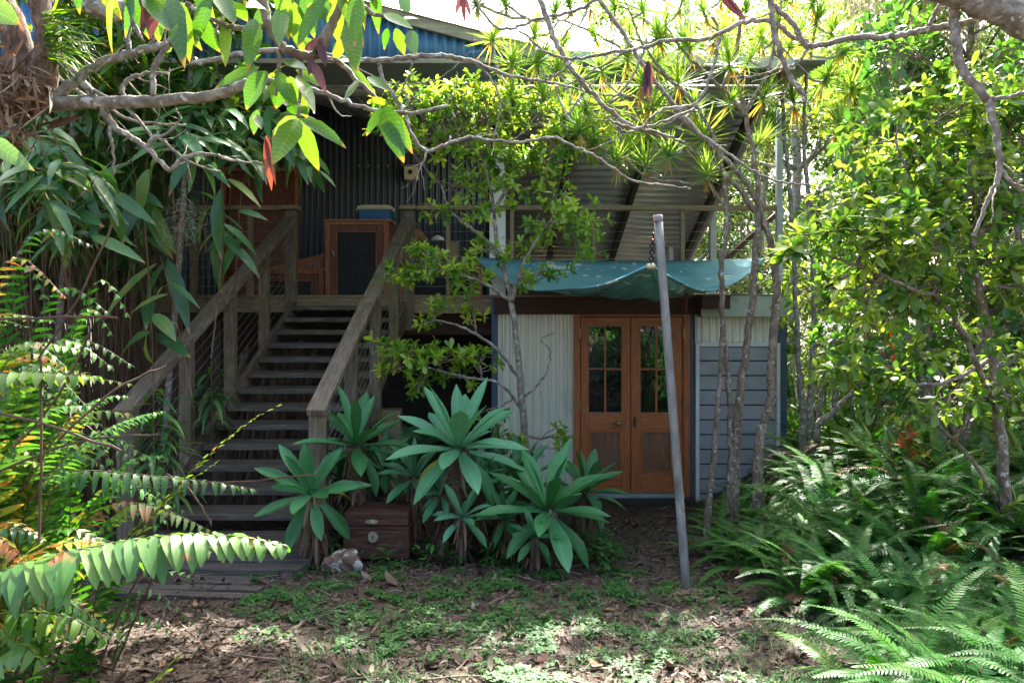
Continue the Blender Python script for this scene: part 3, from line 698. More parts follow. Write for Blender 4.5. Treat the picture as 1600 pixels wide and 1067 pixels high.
# cooler
t = thing('cooler_box', 'blue cooler box with cream lid sitting on the tall cabinet', 'cooler', (X(585,9.85), 9.85, Z(342.5,9.6)))
D = 9.75; zt = Z(342.5,9.6)+.001; a, c = X(559,D), X(610,D)
b = MB()
for (ins, z) in ((.02, zt), (0, zt+.15)):
    for (xx, yy) in ((a+ins,D+ins),(c-ins,D+ins),(c-ins,D+.34-ins),(a+ins,D+.34-ins)): b.v.append(Vector((xx,yy,z)))
b.f += [(3,2,1,0),(4,5,6,7),(0,1,5,4),(1,2,6,5),(2,3,7,6),(3,0,4,7)]
b.build('tub', M['esky'], t, bevel=.012)
b = MB(); b.span(a-.008, c+.008, D-.008, D+.348, zt+.152, zt+.185); b.span(a+.03, c-.03, D+.02, D+.32, zt+.186, zt+.20); b.build('lid', M['cream'], t, bevel=.008)
b = MB(); b.tube([(a-.012,D+.17,zt+.12),(a-.03,D+.05,zt+.13),(a-.02,D-.02,zt+.14),(c+.02,D-.02,zt+.14),(c+.03,D+.05,zt+.13),(c+.012,D+.17,zt+.12)], .007, 6); b.build('handle', M['cream'], t)
# baskets etc on the right bench
zb2 = Z(411,9.8)
t = thing('wicker_basket', 'domed brown wicker basket on top of the wire crate', 'basket', (X(648,9.95), 9.95, zb2+.2))
r_ = .155; c = Vector((X(648,9.95), 9.98, zb2+.245))
b = MB(); b.lathe(c, [(.02,0),(r_*.95,0),(r_,.02),(r_*.98,.07),(r_*.85,.13),(r_*.6,.18),(r_*.3,.205),(.005,.215)], 28)
for k in range(8): 
    zz = .01+k*.022; rr = r_*(1.01-.0*k) if k < 3 else r_*math.sqrt(max(.05,1-(zz/.225)**2))*1.02
    b.tube([c+Vector((rr*math.cos(2*math.pi*i/24), rr*math.sin(2*math.pi*i/24), zz)) for i in range(25)], .006, 5)
b.build('basket_body', M['wicker'], t, True)
b = MB(); b.tube(smooth_path([c+Vector((-.05,0,.2)), c+Vector((-.03,0,.26)), c+Vector((.03,0,.26)), c+Vector((.05,0,.2))], None, 5)[0], .009, 6); b.build('handle', M['wicker'], t, True)
def wire_crate(name, label, cat, px0, px1, D, h, parts_m, dep=.26, top=True):
    t = thing(name, label, cat, (X((px0+px1)/2,D), D, zb2))
    a, c = X(px0,D), X(px1,D); b = MB(); r = .004
    for z in [zb2+.004+h*i/5 for i in range(6)]:
        b.tube([(a,D,z),(c,D,z),(c,D+dep,z),(a,D+dep,z),(a,D,z)], r, 4)
    n = max(3, int((c-a)/.05))
    for i in range(n+1):
        x = a+(c-a)*i/n
        for y in (D, D+dep): b.tube([(x,y,zb2),(x,y,zb2+h)], r*.8, 4)
    b.build('wire_frame', M['black'], t)
    return t, a, c
t, a, c = wire_crate('wire_crate', 'black wire crate holding blue bottles under the wicker basket', 'crate', 625, 664, 9.86, .235, None)
for k in range(3):
    b = MB(); b.lathe((a+.06+.1*k, 9.98, zb2+.004), [(0,0),(.032,0),(.034,.01),(.034,.11),(.013,.15),(.013,.18),(0,.181)], 14)
    tag(b.build('bottle', M['esky'], None, True), 'blue bottle standing inside the black wire crate', 'bottle', 'blue bottles in the wire crate')
# lantern
t = thing('lantern', 'white and dark wire lantern between the basket and picture frame', 'lantern', (X(684,9.95), 9.95, zb2)); c = Vector((X(684,9.95), 9.95, zb2))
b = MB(); b.lathe(c, [(0,0),(.085,0),(.085,.02),(.05,.03)], 16); b.lathe(c, [(.09,.30),(.07,.335),(.03,.36),(0,.365)], 16); b.build('lantern_body', M['white'], t, True)
b = MB()
for k in range(12): b.tube([c+Vector((.082*math.cos(k*math.pi/6), .082*math.sin(k*math.pi/6), .018)), c+Vector((.082*math.cos(k*math.pi/6), .082*math.sin(k*math.pi/6), .302))], .0035, 4)
for z in (.1,.2): b.tube([c+Vector((.083*math.cos(i*math.pi/10), .083*math.sin(i*math.pi/10), z)) for i in range(21)], .003, 4)
b.build('cage', M['black'], t)
b = MB(); b.lathe(c, [(0,.02),(.055,.02),(.06,.05),(.05,.13),(.03,.2),(0,.21)], 14); b.build('candle', M['cream'], t, True)
# picture frame
t = thing('picture_frame', 'small timber picture frame leaning on the wall beyond the lantern', 'frame', (X(708,10.0), 10.0, zb2))
a, c = X(697,10), X(718,10); b = MB(); h = .30
b.span(a, a+.02, 10.0, 10.02, zb2, zb2+h); b.span(c-.02, c, 10.0, 10.02, zb2, zb2+h); b.span(a+.0205, c-.0205, 10.0, 10.02, zb2, zb2+.02); b.span(a+.0205, c-.0205, 10.0, 10.02, zb2+h-.02, zb2+h)
b.build('frame', M['decktimber'], t, bevel=.002); MB().span(a+.02, c-.02, 10.008, 10.014, zb2+.02, zb2+h-.02).build('backing', M['straw'], t)
t = tag(MB().span(X(617,9.5), X(626,9.5), 9.5, 9.7, Z(411,9.5), Z(386,9.5)).build('carton', M['straw'], None, bevel=.004), 'pale cardboard carton behind the top right stair post', 'carton')
# wall box
t = thing('wall_box', 'small cream box with dark hole on the navy wall', 'box', (X(642,10.9), 10.9, Z(281,10.9)))
b = MB(); b.span(X(632,10.9), X(653,10.9), 10.84, 10.97, Z(281,10.9), Z(262,10.9)); b.build('box_body', M['cream'], t, bevel=.008)
MB().span(X(630.5,10.9), X(654.5,10.9), 10.81, 10.97, Z(261.9,10.9), Z(259.5,10.9)).build('lid', M['straw'], t, bevel=.003)
b = MB(); b.lathe((X(642,10.9), 10.838, Z(270,10.9)), [(0,0),(.028,0),(.032,.004),(.02,.005)], 16, (0,-1,0)); b.build('hole', M['black'], t)
for k, px in enumerate((561, 576, 591, 606)):
    b = MB(); c = P(px, 260, ND-.015); b.tube([c, c+Vector((0,-.03,0)), c+Vector((0,-.035,.02))], .007, 6); b.lathe(c, [(0,0),(.014,0),(.014,.005),(0,.006)], 10, (0,-1,0))
    tag(b.build('coat_hook', M['steel']), 'small pale hook in the row on the navy wall', 'hook', 'row of hooks on the navy wall')

# ------------------------------------------------------------------ shade sail, pole, chain
m, nt_ = mat('blue_shade_cloth'); nb = NB(nt_)
geo = nb.n('ShaderNodeNewGeometry')
n1 = nb.n('ShaderNodeTexNoise', Scale=3.0, Detail=5.0); nb.l(geo.outputs['Position'], n1.inputs['Vector'])
col = ramp(nb, n1.outputs['Fac'], [(.35,(.12,.33,.42)),(.65,(.21,.45,.53))])
vo = nb.n('ShaderNodeTexVoronoi', Scale=8.0); vo.inputs['Randomness'].default_value = 1.0; nb.l(geo.outputs['Position'], vo.inputs['Vector'])
n2 = nb.n('ShaderNodeTexNoise', Scale=30.0, Detail=3.0); nb.l(geo.outputs['Position'], n2.inputs['Vector'])
ad = nb.n('ShaderNodeMath', _operation='MULTIPLY_ADD'); nb.l(n2.outputs['Fac'], ad.inputs[0]); ad.inputs[1].default_value = .5; nb.l(vo.outputs['Distance'], ad.inputs[2])
n4 = nb.n('ShaderNodeTexNoise', Scale=1.6, Detail=2.0); nb.l(geo.outputs['Position'], n4.inputs['Vector'])
sb = nb.n('ShaderNodeMath', _operation='MULTIPLY_ADD'); nb.l(n4.outputs['Fac'], sb.inputs[0]); sb.inputs[1].default_value = -1.9; nb.l(ad.outputs[0], sb.inputs[2])
sb2 = nb.n('ShaderNodeMath', _operation='ADD'); nb.l(sb.outputs[0], sb2.inputs[0]); sb2.inputs[1].default_value = .74; sb = sb2
msk = ramp(nb, sb.outputs[0], [(.15,(1,1,1)),(.20,(0,0,0))])
mx = nb.n('ShaderNodeMix', _data_type='RGBA'); nb.l(msk, mx.inputs[0]); nb.l(col, mx.inputs[6]); mx.inputs[7].default_value = (.72,.74,.66,1)
pr = nb.n('ShaderNodeBsdfPrincipled', Roughness=.75); pr.inputs['Specular IOR Level'].default_value = .2; nb.l(mx.outputs[2], pr.inputs['Base Color'])
tr = nb.n('ShaderNodeBsdfTranslucent'); nb.l(mx.outputs[2], tr.inputs['Color'])
wv = nb.n('ShaderNodeTexWave', Scale=160.0); nb.l(geo.outputs['Position'], wv.inputs['Vector']); bp = nb.n('ShaderNodeBump', Strength=.2, Distance=.004); nb.l(wv.outputs['Fac'], bp.inputs['Height']); nb.l(bp.outputs[0], pr.inputs['Normal'])
ms = nb.n('ShaderNodeMixShader'); ms.inputs[0].default_value = .05; nb.l(pr.outputs[0], ms.inputs[1]); nb.l(tr.outputs[0], ms.inputs[2])
nb.l(ms.outputs[0], nb.n('ShaderNodeOutputMaterial').inputs['Surface'])
M['sail'] = m
SL = P(742, 402, 8.65); SR = P(1192, 404, 8.65); SN = P(1017, 414, 4.62)
sail = thing('shade_sail', 'sagging blue shade sail with pale lichen spots hung between deck and pole', 'shade sail', (SN.x, 7.5, SN.z))
def sail_pt(u, v):
    # u along the far edge 0..1, v from far edge (0) to near corner (1)
    far = SL.lerp(SR, u); far.z -= .06*4*u*(1-u)*.6
    p = far.lerp(SN, v)
    ue = u*(1-u)*4
    # edges pull inwards, belly sags
    edge_in = (u-.5)*(-.9)*v*(1-v)
    p.x += edge_in*1.2
    s = math.sin(math.pi*v**.8)
    p.z -= s*(.27+.05*ue)+.05*math.sin(9*u+2)*v*(1-v)+.012*math.sin(23*u+9*v)*math.sin(math.pi*v)+.008*math.sin(41*u-13*v)*math.sin(math.pi*v)
    return p
b = MB(); NU, NV = 40, 36
for j in range(NV+1):
    for i in range(NU+1): b.v.append(sail_pt(i/NU, j/NV*.985))
for j in range(NV):
    for i in range(NU): b.f.append((j*(NU+1)+i, j*(NU+1)+i+1, (j+1)*(NU+1)+i+1, (j+1)*(NU+1)+i))
b.build('cloth', M['sail'], sail, True, solid=.004)
b = MB()
b.tube([sail_pt(0, j/NV*.985) for j in range(NV+1)], .009, 6); b.tube([sail_pt(1, j/NV*.985) for j in range(NV+1)], .009, 6)
b.build('hem', M['sail'], sail, True)
for a_, e_ in ((SL, SL+Vector((-.25,.16,.03))), (SR, SR+Vector((.10,.14,.05)))):
    MB().tube([a_, a_.lerp(e_,.5)+Vector((0,0,-.01)), e_], .007, 6).build('rope', M['straw'], sail)
b = MB(); b.lathe(SN+Vector((0,.0,-.01)), [(.0,-.02),(.03,-.015),(.034,0),(.022,.018),(0,.02)], 10); b.build('corner_ring', M['lockmetal'], sail, True)
L_ = Leaves(T_LANCE)
for k in range(26):
    q = sail_pt(.12+.14*random.random(), .50+.2*random.random()) if k < 14 else sail_pt(.82+.12*random.random(), .5+.2*random.random())
    a = random.uniform(0, 6.28); L_.add(q+Vector((0,0,.006)), (math.cos(a), math.sin(a), .05), (0,0,1), .11, .018, .4)
tag(L_.build('fallen_leaves', M['lf_dry']), 'dry brown fallen leaves lying in the sagging blue sail', 'leaves', kind='stuff')
L_ = Leaves(T_LANCE)
for k in range(7):
    q = P(1071+random.uniform(-3,3), 452, 6.6); L_.add(q, (random.uniform(-.2,.2), random.uniform(-.2,.2), -1), (0,-1,0), random.uniform(.12,.24), .02, .4)
tag(L_.build('hanging_leaf', M['lf_dead']), 'dead brown leaf cluster hanging from the right edge of the sail', 'leaf')
# pole
pole = thing('steel_pole', 'leaning galvanised steel pole standing on the path and holding the shade sail', 'pole', GP(1075, 925))
pb = GP(1075, 925)+Vector((0,0,-.1)); pt = P(1028, 338, 4.42)
pts = [pb.lerp(pt, k/10) for k in range(11)]
MB().tube(pts, .0245, 20).build('shaft', M['pipe'], pole, True)
d = (pt-pb).normalized()
b = MB(); b.lathe(pt, [(.0255,-.035),(.0265,-.03),(.0265,.006),(.021,.006),(.020,-.02)], 20, d); b.build('collar', M['pipe'], pole, True)
b = MB(); bc = pb+d*.1
for j_ in range(5):
    for k_ in range(18):
        a_ = 6.283*k_/18; r_q = (.024,.045,.07,.10,.14)[j_]*(1+.25*math.sin(a_*3+j_)+random.uniform(-.1,.1)); xx_, yy_ = bc.x+r_q*math.cos(a_), bc.y+r_q*math.sin(a_)
        b.v.append(Vector((xx_, yy_, GN(xx_,yy_)+(.035,.030,.018,.006,-.01)[j_]+random.uniform(-.003,.003))))
for j_ in range(4):
    for k_ in range(18): b.f.append((j_*18+k_, j_*18+(k_+1)%18, (j_+1)*18+(k_+1)%18, (j_+1)*18+k_))
b.build('footing', M['log'], pole, False)
b = MB(); b.tube([pt+Vector((-.03,-.035,-.03)), pt+Vector((.02,.02,-.025))], .007, 8); b.build('bolt', M['rust'], pole, True)
# chain
ch = thing('chain', 'dark chain and turnbuckle tying the shade sail to the leaning pole', 'chain', SN)
c0 = pt+Vector((-.022, .02, -.10)); c1 = SN+Vector((0,0,.01)); nl = 9
for k in range(nl):
    p = c0.lerp(c1, (k+.5)/nl); ax = (c1-c0).normalized(); sd = ax.cross(Vector((0,1,0))).normalized() if k % 2 else ax.cross(Vector((1,0,0))).normalized()
    hl = (c1-c0).length/nl*.62; wl = .012
    b = MB(); b.tube([p+ax*(hl*math.cos(t))+sd*(wl*math.sin(t)) for t in [i*math.pi/8 for i in range(17)]], .0048 if k not in (2,) else .007, 6)
    b.build('link', M['chain'] if k != 1 else M['rust'], ch, True)

# ------------------------------------------------------------------ chest, rock
CD = 5.2
zg = G(0, CD)
chest = thing('timber_chest', 'old dark red chest with two pale metal locks under the agaves', 'chest', (X(587,CD), CD, zg))
a, c = X(536,CD), X(639,CD); z0 = Z(862,CD); zm = Z(823,CD); z2 = Z(801,CD)
MB().span(a, c, CD, CD+.30, z0-.05, zm-.022).build('chest_body', M['chest'], chest, bevel=.008)
MB().span(a-.006, c+.006, CD-.006, CD+.306, zm-.021, zm).build('lip_strip', M['chest'], chest, bevel=.004)
MB().span(a+.004, c-.004, CD+.004, CD+.30, zm+.001, z2).build('lid', M['chest'], chest, bevel=.012)
b = MB(); cc = P(581, 814.5, CD)
for k in range(16): 
    t_ = 2*math.pi*k/16; b.v.append(Vector((cc.x+.041*math.cos(t_)*(1+.12*math.cos(4*t_)), CD-.002, cc.z+.017*math.sin(t_)*(1+.1*math.cos(2*t_)))))
for k in range(16): b.v.append(b.v[k]+Vector((0,-.007,0)))
b.f += [tuple(range(16,32))]+[(k,(k+1)%16,16+(k+1)%16,16+k) for k in range(16)]
b.lathe((cc.x,CD-.009,cc.z), [(.012,0),(.014,.006),(.008,.010),(0,.010)], 10, (0,-1,0))
b.build('clasp', M['lockmetal'], chest)
b = MB(); cc = P(583, 838, CD)
for k in range(24):
    t_ = 2*math.pi*k/24; b.v.append(Vector((cc.x+.030*math.cos(t_)*(1+.22*abs(math.cos(2.5*t_))), CD-.007, cc.z+.032*math.sin(t_)*(1+.22*abs(math.sin(2.5*t_))))))
for k in range(24): b.v.append(b.v[k]+Vector((0,-.006,0)))
b.f += [tuple(range(24,48))]+[(k,(k+1)%24,24+(k+1)%24,24+k) for k in range(24)]
o = b.build('lock_plate', M['lockmetal'], chest)
MB().span(cc.x-.004, cc.x+.004, CD-.0155, CD-.0132, cc.z-.014, cc.z+.012).build('keyhole', M['black'], o)
def rock(name, label, c, size, seed):
    rr = np.random.default_rng(seed); b = MB(); n, mm = 22, 14
    ph = rr.uniform(0, 6.28, 8)
    for j in range(mm+1):
        th = math.pi*j/mm
        for i in range(n):
            a = 2*math.pi*i/n
            x, y, z = math.sin(th)*math.cos(a), math.sin(th)*math.sin(a), math.cos(th)
            k = 1+.13*math.sin(3*x+ph[0]+2*y)+.10*math.sin(5*y+ph[1]+3*z)+.06*math.sin(9*x+7*z+ph[2])+rr.normal(0,.018)
            z = max(min(z, .62), -.7)
            b.v.append(Vector(c)+Vector((x*size[0]*k, y*size[1]*k, z*size[2]*k)))
    for j in range(mm):
        for i in range(n): b.f.append((j*n+i, j*n+(i+1)%n, (j+1)*n+(i+1)%n, (j+1)*n+i))
    return tag(b.build(name, M['rock'], None, False), label, 'rock')
g = GP(535, 890)
rock('stone', 'brown stone with a pale grey lichen top in front of the chest', (g.x, g.y, g.z+.04), (.115,.10,.095), 4)
def rv(s=1.0): return Vector((random.gauss(0,s), random.gauss(0,s), random.gauss(0,s)))
def unit(v): return v.normalized() if v.length > 1e-6 else Vector((0,0,1))

# ------------------------------------------------------------------ agaves
def agave(label, c, size, ground, n=15, tilt=(0,-.15,1), old=2, group='agaves beside the stairs', seed=0):
    random.seed(100+seed)
    c = Vector(c); t = thing('agave', label, 'agave', ground, group)
    n += 6; ax = unit(Vector(tilt)); L_ = Leaves(T_AGAVE); rb = .95 if 'largest' in label else random.uniform(.15,.5)
    s1 = ax.orthogonal().normalized(); s2 = ax.cross(s1)
    for k in range(n):
        f = k/(n-1)
        a = k*2.39996+random.uniform(-.15,.15)
        el = R(-40+ (f**.9)*112+random.uniform(-7,7))
        rad = s1*math.cos(a)+s2*math.sin(a)
        d = rad*math.cos(el)+ax*math.sin(el)
        nrm = ax*math.cos(el)-rad*math.sin(el)
        Ln = size*(1.0 if f < .85 else 1-.7*(f-.85))*random.uniform(.86,1.08)
        L_.add(c-ax*size*.10*(1-f)+rad*.02*size, d, nrm, Ln, size*.235*random.uniform(.85,1.12)*(1 if f<.85 else .75), random.uniform(.15,.55)*(1-f*.6)+(.35 if f<.15 else 0), (random.random()*.04 if k < old else min(1,max(.2,rb+random.uniform(-.25,.3)+(-.15 if f < .3 else 0)))))
    L_.build('leaves', M['lf_agave'], t, cup=.42, wave=.006)
    g = Vector(ground); b = MB()
    pts, rr = smooth_path([g+Vector((0,.05,-.05)), g.lerp(c,.45)+rv(.015), c-ax*size*.06], [.05*size/.4,.055*size/.4,.06*size/.4], 6, .004)
    b.tube(pts, rr, 10); b.build('stem', M['agavestem'], t)
    D_ = Leaves(T_STRAP)
    H = (c-g).length
    for k in range(int(14+H*50)):
        f = random.uniform(.25,1); p = g.lerp(c,f); a = random.uniform(0,6.28)
        D_.add(p+Vector((math.cos(a)*.045,math.sin(a)*.045,0)), (math.cos(a)*.45,math.sin(a)*.45,-1), (math.cos(a),math.sin(a),.4), min(random.uniform(.10,.26),H*f), random.uniform(.012,.03), random.uniform(-.4,.6))
    D_.build('dry_leaves', M['lf_dead'] if False else M['lf_dry'], t)
    return t
def ag(px, py, D, r): return P(px, py, D), r/F*D
for i, (px, py, D, r, gx, n, tilt, lab) in enumerate([
    (716, 695, 5.30, 110, 690, 19, (.05,-.32,1), 'largest blue green agave on a tall stem above the chest'),
    (487, 768, 4.95, 92, 500, 14, (-.10,-.85,1), 'broad leaved agave leaning out in front of the lowest stair post'),
    (556, 692, 5.45, 92, 555, 16, (.1,-.15,1), 'agave with dry hanging roots directly above the chest left end'),
    (648, 742, 5.50, 66, 650, 12, (0,-.3,1), 'small agave between the chest and the largest agave'),
    (722, 806, 5.15, 56, 716, 10, (-.1,-.4,1), 'smallest low agave below the largest agave'),
    (770, 762, 5.60, 74, 765, 12, (.1,-.2,1), 'narrow leaved agave behind the low agaves, before the pale wall'),
    (856, 792, 5.10, 112, 852, 18, (.05,-.25,1), 'big low agave nearest the path with a yellow lower leaf'),
    (812, 752, 5.75, 82, 815, 13, (-.1,-.1,1), 'agave half hidden behind the big low agave, by the shrub trunk'),
    (915, 765, 5.65, 76, 905, 15, (.25,-.1,1), 'agave right beside the red doors, hindmost of the path edge'),
    (600, 735, 5.9, 66, 605, 13, (-.1,-.2,1), 'dark shaded agave tucked behind the chest right of the hanging roots'),
    (690, 770, 5.35, 50, 690, 11, (.1,-.5,1), 'small agave under the largest agave, leaning to the path'),
    (790, 808, 5.2, 52, 790, 11, (-.2,-.4,1), 'low small agave left of the big low agave'),
    (835, 838, 4.95, 50, 835, 10, (.1,-.5,1), 'lowest small agave at the path edge under the big low agave'),
    (530, 745, 5.6, 60, 530, 11, (-.1,-.2,1), 'dark agave between the lowest stair post and the chest'),
    (745, 745, 5.5, 60, 745, 12, (.1,-.2,1), 'mid sized agave right behind the largest agave stem'),
    ]):
    c, s = ag(px, py, D, r)
    gx_ = X(gx, D+.05)
    agave(lab, c, s, (gx_, D+.08, GN(gx_, D+.08)), n, tilt, 2 if i in (0,6,1) else 1, seed=i)

# ------------------------------------------------------------------ cycads
def pinnate(Lf, stalk, pts, npair, plen, pw, ang=65, droop=.2, r=None, taper=(.35,1,.15), start=.12, up=None, jitter=.06, fold=.25, rad=.004):
    """one frond along pts; leaflets in pairs"""
    sp, _ = smooth_path(pts, None, 6)
    N = len(sp)
    cum = [0]
    for i in range(1, N): cum.append(cum[-1]+(sp[i]-sp[i-1]).length)
    T = cum[-1]
    stalk.tube(sp, [rad*(1-.8*i/(N-1)) for i in range(N)], 4, False)
    rr = (random.random()*.84 if random.random() > .04 else 1.25) if r is None else r
    for k in range(npair):
        f = start+(1-start)*(k+.5)/npair; s = f*T
        i = min(range(N-1), key=lambda j: abs((cum[j]+cum[j+1])/2-s))
        tt = min(1,max(0,(s-cum[i])/max(1e-6,cum[i+1]-cum[i])))
        p = sp[i].lerp(sp[i+1], tt); d = unit(sp[i+1]-sp[i])
        u = Vector(up) if up else Vector((0,0,1))
        side = d.cross(u)
        if side.length < .1: side = d.cross(Vector((0,1,0)))
        side.normalize(); nn = side.cross(d)
        g = (k+.5)/npair
        env = taper[0]+(taper[1]-taper[0])*min(1,g/.3) if g < .3 else taper[1]+(taper[2]-taper[1])*((g-.3)/.7)**1.6
        a = R(ang)*(1-.25*g)
        for sgn in (-1, 1):
            dd = d*math.cos(a)+side*sgn*math.sin(a)+nn*fold+rv(jitter)
            Lf.add(p, dd, nn+rv(jitter), plen*env*random.uniform(.9,1.08), pw*(.55+.45*env), droop, max(0,rr+random.uniform(-.12,.12)))
def arc(base, az, length, rise, droop, n=5):
    """arching frond path"""
    pts = []; d = Vector((math.cos(az), math.sin(az), 0)); p = Vector(base); el = rise
    for k in range(n+1):
        pts.append(p.copy()); p = p+(d*math.cos(el)+Vector((0,0,math.sin(el))))*(length/n); el -= droop/n
    return pts
def cycad(label, c, n, L0, seed):
    random.seed(seed); t = thing('cycad', label, 'cycad', c); Lf = Leaves(T_PINNA); s = MB()
    for k in range(n):
        a = 6.283*k/n+random.uniform(-.2,.2)
        pinnate(Lf, s, arc(Vector(c)+Vector((0,0,.25)), a, L0*random.uniform(.8,1.1), R(random.uniform(35,70)), R(random.uniform(60,95))), 40, .14, .008, 60, .1, fold=.35)
    Lf.build('fronds', M['lf_cycad'], t); s.build('stalks', M['lf_cycad'], t)
    MB().lathe(Vector(c)-Vector((0,0,.1)), [(0,0),(.12,.0),(.14,.15),(.10,.33),(.02,.38)], 12).build('trunk', M['agavestem'], t, True)
cycad('dark feathery cycad in the gloom behind the agaves', (X(640,6.6), 6.6, GN(X(640,6.6),6.6)+.25), 16, .75, 5)
cycad('dark feathery cycad against the pale corrugated wall', (X(770,7.4), 7.4, GN(X(770,7.4),7.4)+.1), 14, .7, 6)

# ------------------------------------------------------------------ shrubs and trees built from trunk lines and leaf clusters
def woody(name, label, cat, trunks, clusters, leafmat, barkmat, tpl, leaf, base, twigs=14, per=(5,4), group=None, bend=.35, upn=.9, seed=1, twig_r=.004, spread=.55, lrnd=None, part='foliage', upbias=.25):
    """trunks: list of (points, radii); clusters: (centre, (rx,ry,rz), n twigs)"""
    random.seed(seed)
    t = thing(name, label, cat, base, group)
    b = MB(); anchors = []
    for pts, rad in trunks:
        sp, rr = smooth_path(pts, rad, 6, .004)
        b.tube(sp, rr, 9); anchors += list(zip(sp, rr))
    L_ = Leaves(tpl)
    for c, rad, n in clusters:
        c = Vector(c); tw = MB()
        # nearest anchor, lower ones favoured so limbs rise
        ap, ar = min(anchors, key=lambda q: (q[0]-c).length+.35*max(0,(q[0].z-c.z)))
        mid = ap.lerp(c,.5)+rv(.06*(c-ap).length)+Vector((0,0,-.05*(c-ap).length))
        sp, rr = smooth_path([ap, mid, c], [min(ar*.7,.018), min(ar*.5,.012), twig_r*1.3], 6, .006)
        tw.tube(sp, rr, 6)
        limb = sp[len(sp)//3:]
        for k in range(n):
            v = rv(); v = unit(v)*(random.random()**.4)
            e = c+Vector((v.x*rad[0], v.y*rad[1], v.z*rad[2]))
            s = random.choice(limb)
            m_ = s.lerp(e,.5)+rv(.07*(e-s).length)
            tp, tr_ = smooth_path([s, m_, e], [twig_r, twig_r*.8, twig_r*.45], 4, .004)
            tw.tube(tp, tr_, 4, False)
            dirn = unit(e-m_+Vector((0,0,upbias*(e-m_).length)))
            o1 = dirn.orthogonal().normalized(); o2 = dirn.cross(o1); a0 = random.uniform(0,6.28)
            rbase = random.random() if lrnd is None else random.uniform(*lrnd)
            for q in range(per[0]):        # whorl at the tip
                a = a0+6.283*q/per[0]+random.uniform(-.3,.3); el = random.uniform(.2,.9)
                d = (o1*math.cos(a)+o2*math.sin(a))*math.cos(el)+dirn*math.sin(el)
                ll = leaf[0]*random.uniform(.65,1.15)
                L_.add(e, d, Vector((0,0,upn))+rv(.35)+dirn*.3, ll, ll*leaf[1]*random.uniform(.85,1.15), bend+random.uniform(-.25,.35), min(1,max(0,rbase+random.uniform(-.2,.2))))
            for q in range(per[1]):
                i = random.randrange(len(tp)//2, len(tp)); d = unit(dirn*.5+rv(spread)); ll = leaf[0]*random.uniform(.55,1.0)
                L_.add(tp[i], d, Vector((0,0,upn))+rv(.35), ll, ll*leaf[1]*random.uniform(.85,1.15), bend+random.uniform(-.25,.35), min(1,max(0,rbase+random.uniform(-.25,.25))))
        tw.build('branch', M['twig'], t, True)
    b.build('trunk', barkmat, t, True)
    L_.build(part, leafmat, t)
    return t
def PT(lst, D=None): return [P(*q) if D is None else P(q[0], q[1], D+(q[2] if len(q) > 2 else 0)) for q in lst]
def clus(lst, D):
    out = []
    for q in lst:
        px, py, rx, ry, n = q[:5]; dd = q[5] if len(q) > 5 else 0
        out.append((P(px,py,D+dd), (rx/F*D, max(rx,ry)/F*D*.8, ry/F*D), n))
    return out
SD = 6.05
gx = X(828, SD)
woody('shrub', 'tall twiggy shrub with sunlit crown in front of the pale wall and blue sail', 'shrub',
  [([Vector((gx,SD,GN(gx,SD)-.05))]+PT([(822,700,0),(812,590,-.05),(800,470,.0),(778,390,0),(772,330,.05),(760,270,0),(745,220,.05)], SD), [.036,.029,.026,.023,.019,.014,.010,.006]),
   (PT([(800,470,0),(815,420,-.1),(835,380,-.15),(860,350,-.2),(900,350,-.2)], SD), [.020,.015,.012,.009,.005]),
   (PT([(778,390,0),(740,360,.1),(705,330,.1),(690,290,.1)], SD), [.018,.014,.010,.006]),
   (PT([(772,330,.05),(795,290,0),(820,250,0),(850,215,-.1)], SD), [.018,.013,.010,.006]),
   (PT([(812,590,-.05),(770,540,-.2),(720,510,-.3),(680,500,-.3)], SD), [.016,.012,.009,.005]),
   (PT([(800,470,0),(750,440,-.2),(700,425,-.3),(660,415,-.3)], SD), [.016,.012,.009,.005]),
   (PT([(816,640,0),(780,600,-.2),(730,590,-.3),(650,570,-.3)], SD), [.014,.011,.008,.005]),
   (PT([(818,620,0),(850,590,-.1),(860,550,-.1),(845,530,-.1),(870,520,-.1)], SD), [.010,.008,.006,.005,.003])],
  clus([(640,150,55,35,24),(700,150,60,45,36),(760,160,70,50,46),(830,170,70,45,42),(890,210,55,40,32),(700,220,70,40,38),(770,235,70,45,46),(850,250,60,35,32),(930,190,45,35,16),(600,190,35,30,12),(640,205,45,30,12),(930,235,40,25,8),
        (800,290,50,35,18),(720,290,50,30,16),(870,300,40,25,10),(690,330,40,22,8),(760,330,50,30,12),
        (860,350,55,28,18,-.2),(910,355,45,25,14,-.2),(830,390,40,20,8,-.1),
        (660,395,40,20,14,-.3),(700,420,50,22,18,-.3),(650,430,35,18,10,-.3),(740,440,35,20,8,-.2),
        (640,550,45,22,18,-.3),(690,560,50,24,18,-.3),(610,575,28,20,7,-.3),(720,590,35,20,7,-.3),(670,500,40,15,6,-.2),(740,490,30,20,6),
        (860,430,40,15,5,-.1),(690,470,50,18,9,-.2),(620,430,30,16,7,-.3),(760,390,45,22,12,-.1),(900,330,45,25,12,-.2),(900,390,45,18,10,-.2),(840,440,40,16,8,-.1),(600,540,30,18,8,-.3),(750,560,40,20,9,-.2),(660,600,45,18,9,-.3),(800,680,30,20,5,-.1),(880,680,30,22,6,-.1),(760,640,30,30,5,-.1)], SD),
  M['lf_shrub'], M['bark_grey'], T_OBOV, (.076,.42), (gx,SD,GN(gx,SD)), per=(5,6), seed=3, twig_r=.0045)

